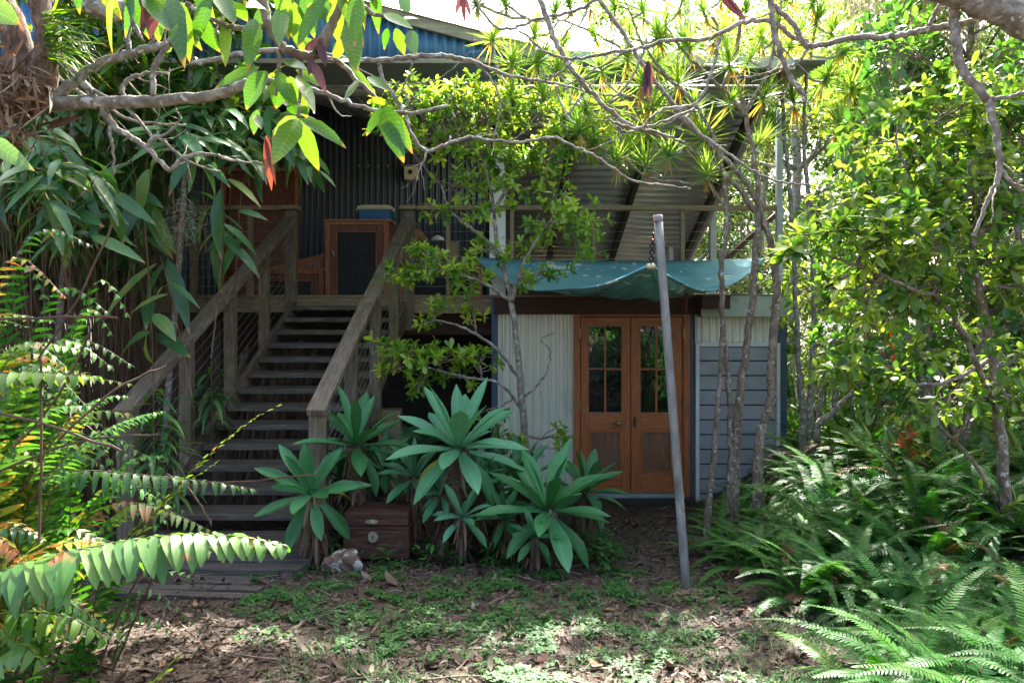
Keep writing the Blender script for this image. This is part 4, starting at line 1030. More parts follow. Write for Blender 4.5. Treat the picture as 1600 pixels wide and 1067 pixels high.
# right foreground shrub with yellow-green leaves
RD = 4.6
gx = X(1578, RD)
woody('shrub', 'large shrub with glowing yellow green leaves filling the right side', 'shrub',
  [([Vector((gx,RD,GN(gx,RD)-.05))]+PT([(1570,760,0),(1560,650,0),(1548,540,0),(1530,450,0),(1520,370,0),(1535,280,.1),(1545,190,.1),(1530,110,.1)], RD), [.036,.033,.031,.027,.023,.02,.016,.012,.008]),
   (PT([(1560,650,0),(1510,530,-.2),(1470,470,-.3),(1420,450,-.4),(1340,415,-.4),(1270,392,-.4),(1225,385,-.4)], RD), [.018,.016,.013,.011,.009,.006,.004]),
   (PT([(1548,560,0),(1470,600,-.3),(1400,590,-.3),(1340,570,-.3),(1320,565,-.3)], RD), [.014,.011,.008,.005,.003]),
   (PT([(1570,800,0),(1520,720,.3),(1460,660,.4),(1400,610,.5)], RD), [.016,.014,.011,.007]),
   (PT([(1530,450,0),(1470,380,.1),(1430,300,.2),(1400,220,.2),(1420,150,.3)], RD), [.016,.013,.010,.008,.004]),
   (PT([(1520,370,0),(1580,330,0),(1640,260,.1),(1680,180,.1)], RD), [.018,.014,.010,.006])],
  clus([(1240,390,35,14,9,-.4),(1290,360,45,28,16,-.4),(1350,385,50,30,18,-.4),(1410,400,45,30,16,-.3),(1330,570,40,16,10,-.3),(1400,600,40,20,8,-.3),
        (1390,310,55,40,20,.1),(1440,240,60,45,24,.2),(1420,170,55,35,18,.2),(1480,300,50,40,18,.1),(1520,230,60,45,20,.2),(1560,150,60,45,20,.1),(1490,130,55,35,16,.2),
        (1570,330,60,45,20,0),(1460,350,50,30,16,0),(1540,410,60,35,16,-.1),(1590,450,40,40,12,-.1),(1470,450,45,25,10,-.3),(1420,480,40,25,8,-.2),(1500,520,50,30,10,-.1),(1590,560,40,40,10,0),(1560,240,60,40,14,.2),(1610,200,50,60,14,.1),
        (1440,555,40,22,7,-.2),(1560,800,30,50,5,0)]+[(random.uniform(1290,1640),random.uniform(110,640),60,48,11,random.uniform(-.4,.7)) for k in range(34)], RD),
  M['lf_yel'], M['bark_brown'], T_OBOV, (.098,.42), (gx,RD,GN(gx,RD)), per=(4,5), seed=8, twig_r=.004, spread=.8)

# glossy dark shrubs behind it
for i, (px, D, lab, sc, mt) in enumerate([
    (1480, 6.6, 'dark glossy leaved shrub directly behind the yellow green shrub', 1.0, 'lf_glossy'),
    (1660, 6.4, 'dense green shrub at the right edge behind the yellow green shrub', 1.1, 'lf_glossy'),
    (1370, 8.6, 'mid green bushy shrub beyond the forked pale trunks', 1.0, 'lf_shrub'),
    (1560, 9.2, 'bright green bushy shrub far behind at the right edge', 1.25, 'lf_yel')]):
    gx = X(px, D); gz = GN(gx, D); rr = random.Random(i+40)
    tr_ = []; cl = []
    for k in range(4):
        top = Vector((gx+rr.uniform(-.7,.7), D+rr.uniform(-.5,.5), gz+rr.uniform(2.6,4.2)*sc))
        tr_.append(([Vector((gx+.06*k,D,gz-.05)), Vector((gx,D,gz)).lerp(top,.35)+Vector((rr.uniform(-.15,.15),0,0)), Vector((gx,D,gz)).lerp(top,.7)+Vector((rr.uniform(-.2,.2),0,0)), top], [.04,.03,.022,.01]))
    for k in range(15):
        cl.append((Vector((gx+rr.uniform(-1,1)*sc, D+rr.uniform(-.7,.7), gz+rr.uniform(.8,4.4)*sc)), (.42,.4,.32), 15))
    woody('shrub', lab, 'shrub', tr_, cl, M[mt], M['bark_brown'], T_OVATE, (.12,.42), (gx,D,gz), seed=60+i, per=(5,4))

# ------------------------------------------------------------------ dragon trees (spiky rosettes on bare stems)
def dragon(label, trunks, rosettes, base, seed, size=.30, group=None):
    random.seed(seed); t = thing('dragon_tree', label, 'tree', base, group)
    b = MB(); anchors = []
    for pts, rad in trunks:
        sp, rr = smooth_path(pts, [q*(.41 if i else .55) for i, q in enumerate(rad)], 7, .005); b.tube(sp, rr, 9); anchors += list(zip(sp, rr))
    br = MB()
    for c, ax in rosettes:
        c = Vector(c); ap, ar = min(anchors, key=lambda q: (q[0]-c).length+.5*max(0, q[0].z-c.z+.1))
        br = MB()
        if (ap-c).length > .05:
            mid = ap.lerp(c,.55)+Vector((0,0,-.12*(ap-c).length))+rv(.02)
            sp, rr = smooth_path([ap, mid, c], [min(.016,ar*.8), .012, .009], 5, .003); br.tube(sp, rr, 6); br.build('branch', M['bark_pale'], t, True)
        L_ = Leaves(T_SPEAR); size0 = size; sz_ = random.uniform(.72,1.2); ax = unit(Vector(ax)+rv(.22)); s1 = ax.orthogonal().normalized(); s2 = ax.cross(s1)
        n = random.randint(56, 74); rb = random.random()
        for k in range(n):
            f = k/n; a = k*2.4; el = R(-22+f*108+random.uniform(-10,10))
            d = (s1*math.cos(a)+s2*math.sin(a))*math.cos(el)+ax*math.sin(el)
            L_.add(c+ax*(.05*f-.03), d, ax*math.cos(el)-(s1*math.cos(a)+s2*math.sin(a))*math.sin(el), size*sz_*random.uniform(.75,1.2)*(1-.25*abs(f-.6)), size*sz_*random.uniform(.055,.075), random.uniform(-.05,.28)*(1-f), min(1,max(0,.25+.5*rb+random.uniform(-.25,.25))))
        for k in range(random.randint(3,16)):
            a = random.uniform(0,6.28); d = (s1*math.cos(a)+s2*math.sin(a))*.4-ax
            L_.add(c-ax*.04, d, rv(), size*random.uniform(.5,.9), size*.05, .2, 1.0)
        L_.build('leaf_rosette', M['lf_drac'], t)
    b.build('trunk', M['bark_brown'] if seed % 2 else M['bark_grey'], t, True)
    return t
D1 = 6.15
g1 = Vector((X(1150,D1), D1, GN(X(1150,D1),D1)-.05))
def ros(lst, D): return [(P(px,py,D+(r[0] if r else 0)), (0.0,-.1,1)) for px,py,*r in lst]
dragon('dragon tree with thick bare stems before the weatherboard panel, spiky heads under the eave',
  [([g1+Vector((-.05,0,0))]+PT([(1142,705),(1138,600),(1130,500),(1126,420),(1138,340),(1110,290)], D1), [.085,.06,.05,.05,.045,.04,.03]),
   ([g1+Vector((.0,.05,0))]+PT([(1150,700),(1158,600),(1172,500),(1180,400),(1185,330),(1180,260),(1165,180),(1150,100),(1160,20),(1170,-30)], D1), [.10,.085,.075,.07,.062,.055,.05,.045,.04,.035,.03]),
   ([g1+Vector((.18,-.05,0))]+PT([(1185,705),(1203,630),(1207,540),(1213,450),(1205,380),(1175,300),(1130,245),(1080,200),(1030,165),(980,150)], D1), [.12,.10,.09,.085,.08,.07,.055,.045,.037,.03,.022]),
   (PT([(1180,330),(1120,260),(1060,225),(1010,205)], D1), [.05,.04,.03,.02]),
   (PT([(1165,180),(1120,130),(1075,90),(1040,40)], D1), [.04,.035,.03,.02]),
   (PT([(1110,290),(1060,285),(1010,275),(960,240),(910,225),(880,200)], D1-.1), [.03,.028,.026,.024,.02,.016]),
   (PT([(1150,100),(1120,40),(1090,-10)], D1), [.035,.03,.02]),
   (PT([(1165,180),(1200,110),(1215,40),(1225,-20)], D1), [.04,.035,.03,.02])],
  ros([(965,250,-.1),(1010,258,-.1),(1045,240,0),(1105,272,-.2),(925,215,-.1),(980,235,.2),(880,190,0),(1140,160),(1005,130),(1040,35),(1075,70),(940,110,.2),(985,60),(1165,20),(1215,30),(1100,20,-.2),(1060,130),(1010,205,.3),(1195,150),(1120,60,.3),(1170,95,.2),(1085,170,.2),(1025,95,.3),(950,165,.2),(900,130,.3),(1130,-5),(1065,5),(1190,60,.3),(1140,100,-.3),(1020,165,-.2),(1100,215,.2),(1235,70,.2),(1185,225,.1)], D1), g1, 21, .255)
D2 = 7.4
g2 = Vector((X(1258,D2), D2, GN(X(1258,D2),D2)-.05))
dragon('slender pale multi stemmed dragon tree right of the shed corner',
  [([g2]+PT([(1255,660),(1247,560),(1243,450),(1236,330),(1225,200),(1215,90),(1210,0)], D2), [.14,.09,.06,.055,.05,.045,.04,.03]),
   ([g2+Vector((.05,0,0))]+PT([(1266,640),(1270,540),(1272,430),(1262,300),(1256,200),(1262,110),(1275,40)], D2), [.12,.08,.065,.06,.05,.045,.04,.03]),
   ([g2+Vector((.08,0,0))]+PT([(1280,640),(1295,560),(1312,480),(1325,400),(1318,280),(1312,200)], D2), [.09,.06,.055,.05,.045,.04,.03]),
   ([g2+Vector((.1,-.1,.05))]+PT([(1275,672),(1300,645),(1330,615),(1345,600)], D2-.1), [.10,.085,.07,.055,.05]),
   (PT([(1305,640),(1302,560),(1308,470),(1300,380)], D2-.1), [.045,.04,.035,.03])],
  ros([(1205,205),(1195,150),(1225,95),(1250,60),(1312,195),(1275,35),(1318,80),(1210,30),(1290,120,.3),(1240,160,.3),(1260,110,.2),(1330,140,.4),(1225,-5),(1270,5),(1300,50,.3)], D2), g2, 22, .32)
D3 = 7.6
g3 = Vector((X(880,7.9), 7.9, DECK))
# dragon tree heads reaching in at the top, from a stem right of the doors
dragon('fine leaved dragon tree high over the verandah gutter, left of the tall dragon tree',
  [([Vector((X(1100,6.0),6.0,GN(X(1100,6.0),6.0)-.1))]+PT([(1122,640),(1128,520),(1130,420),(1134,330),(1125,240),(1090,170),(1040,120),(980,80),(920,50),(870,30)], 6.0), [.06,.05,.045,.04,.04,.038,.034,.03,.026,.022,.016]),
   (PT([(980,80),(930,110),(870,140),(810,150),(780,165)], 6.0), [.022,.02,.017,.014,.010]),
   (PT([(1040,120),(1000,60),(980,10),(960,-20)], 6.0), [.025,.02,.016,.012])],
  ros([(865,30),(800,100),(842,95),(790,8),(890,8),(960,10),(930,60),(870,110),(915,165),(800,150),(980,90),(835,55,.1),(1005,20),(745,5),(920,5),(1030,60),(905,200,-.2),(850,150,-.3),(880,70,.2),(770,60,.3)], 6.0), (X(1100,6.0),6.0,GN(X(1100,6.0),6.0)), 23, .235)
# spiky plant at the right edge of the shed, farther back
for i, (px, py, D, lab) in enumerate([(1395, 590, 9.0, 'single stemmed spiky dragon tree in the middle of the right thicket'), (1265, 600, 10.5, 'spiky dragon tree low behind the navy shed corner'), (1330, 190, 9.5, 'tall thin dragon tree with drooping heads right of the galvanised verandah post')]):
    gx = X(px, D); gz = GN(gx, D)
    top = P(px, py, D)
    rs = [(top+Vector((random.uniform(-.5,.5), random.uniform(-.3,.3), random.uniform(-.5,.5))), (0,0,1)) for k in range(6)]
    dragon(lab, [([Vector((gx,D,gz-.05)), Vector((gx,D,gz)).lerp(top,.5)+rv(.05), top], [.05,.04,.025])], rs, (gx,D,gz), 31+i, .42)
# ------------------------------------------------------------------ bare overhanging branches (foreground trees at both sides)
def bare_tree(name, label, trunk, limbs, base, bark, seed, twigs=0):
    random.seed(seed); t = thing(name, label, 'tree', base)
    b = MB()
    for pts, rad in trunk:
        sp, rr = smooth_path(pts, rad, 7, .004); b.tube(sp, rr, 12)
    b.build('trunk', bark, t, True)
    for pts, rad in limbs:
        b = MB(); sp, rr = smooth_path(pts, rad, 7, .003); b.tube(sp, rr, 8)
        for k in range(twigs):
            i = random.randrange(len(sp)//3, len(sp)-1); d = unit(unit(sp[i+1]-sp[i])+rv(.7)); L = random.uniform(.06,.22)
            e = sp[i]+d*L; q, r2 = smooth_path([sp[i], sp[i].lerp(e,.5)+rv(.012), e], [rr[i]*.45, rr[i]*.3, .0015], 4, .002); b.tube(q, r2, 5, False)
        b.build('branch', M['bark_grey'], t, True)
    return t
LD = 3.0
def pr(lst, D): return PT([(a, c) if len(q) == 0 else (a, c, q[0]) for a, c, *q in lst], D)
gx = X(-60, LD)
bare_tree('overhanging_tree', 'gnarled tree at the upper left edge with lichen covered limbs reaching right',
  [([Vector((gx-.3,LD,GN(gx,LD)-.1))]+pr([(-190,700),(-160,480),(-140,300),(-60,205),(10,160),(75,158)], LD), [.16,.15,.13,.11,.10,.075,.05]),
   (pr([(5,140),(30,90),(10,20),(-30,-60)], LD), [.10,.055,.05,.045]),
   (pr([(60,140),(75,70),(65,10),(50,-60)], LD), [.06,.045,.04,.035])],
  [(pr([(50,162),(150,160),(240,158),(330,150),(385,132),(430,128,.05),(500,145,.1),(560,165,.1),(640,178,.15),(700,165,.2)], LD), [.036,.027,.024,.022,.020,.014,.011,.009,.008,.006]),
   (pr([(80,155),(120,125),(160,98),(220,80),(285,62),(340,50)], LD), [.024,.021,.018,.016,.013,.010]),
   (pr([(70,72),(105,105),(140,140),(172,190),(205,215),(230,232),(265,266),(285,246),(330,240),(370,252),(410,255)], LD), [.018,.017,.015,.013,.011,.010,.009,.008,.006,.005,.003]),
   (pr([(230,228),(248,215),(290,250),(340,268)], LD), [.008,.007,.005,.003]),
   (pr([(130,-5),(170,18),(210,12),(235,-10)], LD), [.05,.042,.040,.036]),
   (pr([(200,15),(200,60),(203,85)], LD), [.012,.010,.008]),
   (pr([(240,150),(240,115),(255,85),(268,65)], LD), [.012,.011,.010,.008]),
   (pr([(190,155),(195,130),(215,118),(262,115)], LD), [.010,.009,.008,.005]),
   (pr([(140,140),(200,170),(240,215),(280,190),(275,170)], LD), [.008,.007,.006,.005,.003]),
   (pr([(90,120),(150,160),(215,190),(290,195)], LD+.2), [.009,.008,.006,.004]),
   (pr([(172,190),(176,230),(178,275)], LD), [.009,.006,.003])],
  (gx-.3,LD,GN(gx,LD)), M['bark_dark'], 3, 3)
# shaggy fibres on the trunk knot
L_ = Leaves(T_STRAP); random.seed(9)
for k in range(230):
    c = P(random.gauss(25,30), random.gauss(150,38), LD-.12+random.uniform(-.05,.12)); L_.add(c, (random.uniform(-.6,.6), random.uniform(-.6,.2), random.uniform(-1,.3)), rv(), random.uniform(.06,.17), random.uniform(.005,.018), random.uniform(-.9,.9))
tag(L_.build('hanging_fern', M['lf_dry']), 'shaggy brown bundle of dry fibrous fronds on the gnarled left trunk', 'dry fern')
L_ = Leaves(T_STRAP)
for k in range(60):
    c = P(72+random.uniform(-8,8), 60+random.uniform(-40,30), LD-.05); a = random.uniform(-.4,1.4)
    L_.add(c, (math.cos(a), random.uniform(-.3,.3), math.sin(a)*.6-.1), (0,0,1), random.uniform(.12,.28), random.uniform(.008,.013), random.uniform(.4,1.5), random.random())
tag(L_.build('orchid', M['lf_vine']), 'narrow leaved green epiphyte growing on the dark upright stem at upper left', 'epiphyte')

gx = X(1760, 3.0)
bare_tree('overhanging_tree', 'pale limbed tree at the upper right edge with bare winding branches',
  [([Vector((gx,3.0,GN(gx,3)-.1)), P(1800,600,3.0), P(1780,300,3.0), P(1700,110,3.0), P(1600,35,3.0), P(1530,5,3.0), P(1440,-25,3.0), P(1340,-55,3.05)], [.11,.10,.09,.075,.060,.052,.045,.035])],
  [(pr([(1492,5),(1492,40),(1500,100),(1530,140),(1548,170),(1558,225),(1562,265),(1545,310),(1520,370)], 3.05), [.020,.019,.018,.017,.016,.013,.012,.009,.006]),
   (pr([(1548,155),(1580,150),(1620,135)], 3.05), [.010,.008,.006]),
   (pr([(1560,260),(1580,285),(1610,305)], 3.05), [.010,.008,.006]),
   (pr([(1560,20),(1500,38),(1450,45),(1400,58),(1330,60),(1280,72),(1255,68),(1240,40),(1205,5),(1190,-15)], 3.1), [.016,.014,.013,.0125,.012,.011,.011,.011,.010,.009]),
   (pr([(1450,45),(1465,15),(1475,-10)], 3.1), [.010,.009,.008]),
   (pr([(1270,72),(1235,55),(1210,35),(1160,35),(1110,60),(1060,62),(1020,70),(985,78),(940,85),(905,92),(860,85),(820,55),(800,45)], 3.3), [.010,.010,.010,.010,.009,.009,.008,.008,.007,.006,.006,.005,.004]),
   (pr([(1205,-10),(1207,30),(1215,75),(1232,115),(1248,140),(1264,168)], 3.1), [.013,.012,.0115,.010,.009,.003]),
   (pr([(840,-15),(862,50),(885,95),(905,125),(945,165),(985,195),(1040,212),(1070,222)], 3.5), [.013,.013,.012,.011,.010,.009,.007,.004]),
   (pr([(1125,60),(1110,120),(1085,165),(1050,170)], 3.3), [.008,.007,.006,.004]),
   (pr([(1085,165),(1030,175),(1000,200),(955,190),(950,180)], 3.3), [.007,.007,.006,.005,.003]),
   (pr([(1085,170),(1050,185),(985,205),(960,198)], 3.5), [.006,.006,.005,.003]),
   (pr([(1263,75),(1250,95),(1225,105),(1180,120),(1160,120)], 3.2), [.007,.006,.005,.004,.002]),
   (pr([(930,-10),(975,55),(1010,110),(1050,160),(1090,205),(1130,235),(1180,270),(1230,285),(1285,292)], 4.4), [.013,.012,.012,.011,.010,.009,.008,.006,.003]),
   (pr([(1010,60),(990,120),(950,160)], 4.0), [.007,.006,.004]),
   (pr([(900,90),(875,115),(840,130)], 3.5), [.006,.005,.003]),
   (pr([(740,-10),(755,20),(780,45),(810,42),(850,28),(905,15),(945,-8)], 3.8), [.006,.006,.007,.007,.007,.008,.009])],
  (gx,3.0,GN(gx,3)), M['bark_grey'], 5, 4)
def canopy(name, label, base, xr, dr, n, matl, seed, lift):
    random.seed(seed); cl = []
    for k in range(n):
        x, D = random.uniform(*xr), random.uniform(*dr); cl.append((Vector((x, D, CZ+.41*D+random.uniform(.25,lift))), (.42,.42,.22), 13))
    return woody(name, label, 'tree', [([Vector((base[0],base[1],GN(base[0],base[1])-.1)), Vector((base[0],base[1],2.2)), Vector((base[0]*.9,base[1]+.2,3.6)), Vector(((xr[0]+xr[1])/2, sum(dr)/2, CZ+.41*sum(dr)/2+.5))], [.09,.08,.07,.03])], cl, M[matl], M['bark_grey'], T_OVATE, (.11,.42), base, seed=seed, per=(5,4))
canopy('canopy_tree', 'leafy crown overhead beyond the top right of the view shading the ferns', (5.2,4.6,0), (2.0,4.8), (4.5,6.6), 15, 'lf_yel', 701, 1.3)
canopy('canopy_tree', 'leafy crown overhead beyond the top left of the view shading the bamboo', (-5.2,4.2,0), (-4.4,-1.1), (3.4,5.6), 6, 'lf_shrub', 702, 1.2)
canopy('canopy_tree', 'leafy crown overhead above the stairs, out of view, shading the lower left path', (-4.6,5.6,0), (-2.1,.15), (5.9,6.7), 38, 'lf_shrub', 703, 1.2)
# long low branches crossing the middle (from the left tree's far side)
bare_tree('bare_vine', 'thin bare winding branch crossing under the eave above the shrub crown',
  [(pr([(300,100),(430,80),(560,95),(630,92),(690,87),(740,98),(800,120),(870,132),(930,150)], 4.2), [.016,.015,.014,.014,.013,.012,.009,.007,.004]),],
  [(pr([(592,98),(598,125),(618,155),(635,185),(645,215),(668,236),(700,225),(735,215),(770,220),(820,222),(860,215),(895,228),(930,245),(985,280),(1040,290),(1080,295)], 4.2), [.011,.011,.011,.010,.010,.010,.009,.009,.008,.008,.008,.008,.008,.007,.006,.004]),
   (pr([(668,236),(660,255),(652,272)], 4.2), [.006,.005,.003]),
   (pr([(740,98),(765,120),(780,155),(778,190),(770,212)], 4.2), [.007,.006,.005,.004,.003]),
   (pr([(645,92),(640,115),(630,140),(640,160)], 4.2), [.006,.006,.005,.003]),
   (pr([(930,125),(905,155),(890,180)], 4.0), [.006,.005,.004]),
   (pr([(545,100),(610,130),(680,125),(720,95),(735,80)], 4.3), [.004,.004,.004,.003,.002])],
  P(300,100,4.2), M['bark_grey'], 6, 5)

# ------------------------------------------------------------------ big leaved vine hanging at the top left
VD = 2.35
vt = thing('vine', 'climbing vine with large glossy hanging leaves at the upper left, lit from behind', 'vine', P(415,-30,VD))
b = MB()
for pts, rad in (([(398,-60),(408,-10),(418,30),(430,58),(450,80),(480,88),(497,85)], [.016,.016,.015,.014,.014,.014,.013]),
                 ([(497,85),(508,60),(525,25),(545,-20)], [.020,.017,.013,.010]),
                 ([(497,88),(530,98),(560,128),(600,165)], [.010,.008,.007,.006]),
                 ([(470,88),(470,130),(466,185)], [.007,.006,.005]),
                 ([(437,70),(436,110),(430,150)], [.007,.006,.005]),
                 ([(420,40),(370,45),(330,30),(290,5)], [.009,.008,.007,.006]),
                 ([(540,-10),(580,20),(620,30)], [.008,.007,.005]),
                 ([(408,-10),(330,-20),(260,-20)], [.010,.009,.008])):
    sp, rr = smooth_path(pr(pts, VD), rad, 6, .002); b.tube(sp, rr, 8)
b.build('stem', M['bark_brown'], vt, True)
random.seed(17)
VL = [(285,5,297,92,20),(310,25,337,78,26),(352,35,352,100,18),(398,30,388,96,28),(370,38,400,75,18),(440,10,437,72,26),(452,35,477,84,26),(478,-10,487,52,28),(520,-10,527,62,30),
  (545,32,557,112,30),(592,-20,585,52,28),(600,22,642,42,16),(628,32,652,24,16),(618,45,632,84,18),(640,48,650,88,22),(605,45,600,72,12),(250,-15,243,65,30),(268,-10,282,88,30),(225,-10,262,40,26),
  (418,112,378,165,46),(405,105,338,128,20),(432,112,462,166,24),(440,120,432,168,30),(452,120,478,182,26),(462,110,503,132,18),(465,118,492,165,20),(445,95,480,112,18),
  (468,186,413,206,24),(467,187,428,245,34),(470,188,497,264,30),(470,186,534,212,22),(462,180,448,150,16),(480,180,470,150,18),
  (604,166,570,206,20),(602,168,625,240,34),(606,170,642,232,22),(600,165,582,150,14),
  (545,100,592,160,16),(528,98,558,90,14),(560,125,540,160,14),(500,80,470,60,18),(420,20,395,-5,26),(500,30,520,5,24),(560,0,600,-20,26),(400,180,408,200,14),(402,172,398,210,20),(575,120,606,140,16),(330,20,300,50,24),(360,5,385,30,26),(340,-10,365,30,28),(470,20,455,55,20),(538,60,520,95,18),(575,10,560,48,20),(640,20,625,-10,20),
  (-20,215,45,262,26),(-20,10,20,30,40)]
L_ = Leaves(T_LANCE)
for bx, by, tx, ty, wd in VL:
    dd = random.uniform(-.18,.18); a = P(bx,by,VD+dd*.3); e = P(tx,ty,VD+dd+random.uniform(-.06,.02)); d = e-a
    nn = Vector((random.uniform(-.5,.5), -1, random.uniform(.1,.9)))
    L_.add(a, d, nn, d.length*1.04, wd*1.08/F*VD, random.uniform(-.1,.5))
for k in range(46):   # more leaves above the frame edge
    px, py = random.uniform(120,660), random.uniform(-130,5); a = P(px,py,VD+random.uniform(-.2,.3)); d = Vector((random.uniform(-.6,.6), random.uniform(-.5,.5), -1))
    L_.add(a, d, Vector((random.uniform(-.5,.5),-1,.5)), random.uniform(.13,.22), random.uniform(.04,.06), .3)
L_.build('leaves', M['lf_vine'], vt)
L_ = Leaves(T_LANCE)
for bx, by, tx, ty, wd in [(240,-8,236,66,24),(232,-5,222,60,14),(498,62,508,108,14),(488,95,508,150,16),(488,90,482,120,12),(478,80,500,60,12)]:
    a = P(bx,by,VD-.05); e = P(tx,ty,VD-.05); L_.add(a, e-a, Vector((.4,-1,.3)), (e-a).length, wd/F*VD, -.3)
L_.build('dead_leaves', M['lf_purple'], vt)
def deadleaf(label, items, D, m='lf_dead'):
    L_ = Leaves(T_LANCE)
    for bx, by, tx, ty, wd in items:
        a = P(bx,by,D); e = P(tx,ty,D+random.uniform(-.03,.03)); L_.add(a, e-a, Vector((random.uniform(-1,1),-1,.2)), (e-a).length, wd/F*D, random.uniform(-.3,.4))
    tag(L_.build('dead_leaf', M[m]), label, 'dead leaf')
deadleaf('long red brown dead leaf hanging in front of the navy wall', [(416,212,424,298,15),(414,215,432,290,9)], 2.3)
deadleaf('purple brown dead leaf bunch hanging from a bare branch before the raked roof', [(1012,95,1004,162,11),(1014,95,1018,152,12),(1010,98,1022,168,7),(1013,96,1008,150,13)], 3.3, 'lf_purple')
deadleaf('dark red dead leaf hanging against the bright sky', [(722,-12,712,26,9),(722,-12,728,38,9),(724,-10,736,30,8)], 3.4, 'lf_purple')
deadleaf('rusty curled dead leaf lodged on the top right branch', [(1122,-12,1166,35,15),(1130,-12,1160,38,10)], 3.2, 'lf_purple')

# ------------------------------------------------------------------ broad leaved bamboo on the left
def bamboo(label, c, seed, ncane, leafy, lean):
    random.seed(seed); c = Vector(c); t = thing('bamboo_clump', label, 'bamboo', c, 'broad leaved bamboo beside the stairs')
    b = MB(); L_ = Leaves(T_LANCE); dry = Leaves(T_LANCE)
    for k in range(ncane):
        a = random.uniform(0,6.28); base = c+Vector((math.cos(a)*random.uniform(0,.45), math.sin(a)*random.uniform(0,.45), -.05))
        H = random.uniform(2.5,4.0) if k < leafy else random.uniform(1.8,3.4); tip = base+Vector((math.cos(a)*random.uniform(.0,.5)+lean[0]*random.uniform(.3,2.6), math.sin(a)*random.uniform(.1,.6)+lean[1]*random.uniform(.3,1.2), H))
        mid = base.lerp(tip,.55)+Vector((0,0,.25))+rv(.06)
        leafytop = k < leafy
        if leafytop:
            tip2 = tip+Vector((lean[0]*.3+random.uniform(-.25,.25), lean[1]*.2+random.uniform(-.3,.1), -.18))
            sp, rr = smooth_path([base, mid, tip, tip2], [.006,.005,.004,.002], 6)
        else: sp, rr = smooth_path([base, mid, tip], [.006,.005,.0025], 6)
        b.tube(sp, rr, 5, False)
        if not leafytop: continue
        rb = random.random()
        for j in range(random.randint(12,20)):
            i = random.randrange(int(len(sp)*.55), len(sp)); p = sp[i]
            a2 = random.uniform(0,6.28); d = Vector((math.cos(a2), math.sin(a2)-.15, random.uniform(-1.1,.25)))
            Ln = random.uniform(.22,.40)
            L_.add(p, d, Vector((0,-.3,1))+rv(.25), Ln, Ln*random.uniform(.15,.21), random.uniform(.3,1.3), min(1,max(0,rb+random.uniform(-.3,.3))))
        if random.random() < .3: 
            p = sp[int(len(sp)*.5)]; dry.add(p, (random.uniform(-.4,.4), random.uniform(-.4,.2), -1), rv(), .25, .03, .2)
    b.build('canes', M['cane'], t); L_.build('foliage', M['lf_bamboo'], t)
    if dry.p: dry.build('dead_leaves', M['lf_dry'], t)
    return t
for i, (px, D, nc, lf, lean, lab) in enumerate([
    (-10, 5.5, 80, 26, (-.35,-.05), 'broad leaved bamboo clump with brown canes at the far left edge'),
    (105, 6.2, 85, 28, (-.3,-.1), 'broad leaved bamboo clump left of the lower handrail'),
    (195, 7.0, 85, 28, (-.2,-.1), 'broad leaved bamboo clump behind the left handrail middle'),
    (255, 8.0, 70, 26, (-.2,-.05), 'broad leaved bamboo clump nearest the deck and stair top'),
    (-20, 7.0, 65, 34, (-.1,-.1), 'tall bamboo clump at the back left edge with glinting leaves'),
    (130, 8.2, 65, 34, (0,-.1), 'tall bamboo clump in the back row before the deck')]):
    gx = X(px, D); bamboo(lab, (gx, D, GN(gx,D)), 70+i, nc, lf, lean)
random.seed(404)
for i, (cx, cy, D, nl) in enumerate([(60,250,5.0,13),(110,300,5.2,14),(250,230,5.6,15),(300,200,5.9,15),(350,230,6.1,15),(400,190,6.3,13),(60,350,5.1,10),(20,290,4.9,12),(420,240,6.4,12),(30,200,5.3,13),(370,170,6.5,12),(290,150,6.6,14),(220,150,6.4,14),(150,170,6.2,14),(300,350,6.2,7)]):
    c = P(cx,cy,D); L_ = Leaves(T_LANCE); t = thing('bamboo_spray', 'arching spray of broad bamboo leaves in the mass left of the stairs', 'bamboo', c, 'bamboo leaf sprays left of the stairs'); b = MB()
    q0 = c+Vector((random.uniform(-.5,.0), random.uniform(0,.5), -random.uniform(.8,1.3))); sp, rr = smooth_path([q0, q0.lerp(c,.6)+Vector((-.1,0,.2)), c+Vector((0,0,.1)), c+Vector((.2,-.1,.05)), c+Vector((.35,-.2,-.12))],[.006,.005,.004,.003,.002],6); b.tube(sp, rr, 5, False)
    for k in range(nl*2):
        p = sp[random.randrange(len(sp)//2, len(sp))]+rv(.05); a = random.uniform(0,6.28); Ln = random.uniform(.24,.42)
        L_.add(p, (math.cos(a), math.sin(a)*.7-.35, random.uniform(-.9,.2)), Vector((0,-.5,1))+rv(.25), Ln, Ln*random.uniform(.17,.23), random.uniform(.4,1.3), random.random())
    b.build('cane', M['cane'], t); L_.build('leaves', M['lf_bamboo'], t)
# sunlit leafy tree behind the vine at the top left
random.seed(405)
for i, (px, D, lab) in enumerate([(120,6.0,'sunlit leafy shrub reaching up behind the vine at the far left'),(300,6.3,'sunlit leafy shrub rising between the bamboo and the blue gable')]):
    gx = X(px,D); gz = GN(gx,D)
    cl = [(P(px+random.uniform(-150,120), random.uniform(-60,170), D+random.uniform(-.5,.4)), (.32,.3,.25), 9) for k in range(17)]
    woody('shrub', lab, 'shrub', [([Vector((gx-.3,D,gz)), P(px-20,420,D), P(px-10,250,D), P(px,80,D), P(px+10,-60,D)], [.03,.025,.022,.018,.008])], cl, M['lf_vine'], M['bark_grey'], T_LANCE, (.20,.26), (gx-.3,D,gz), seed=410+i, per=(4,4), bend=.7)
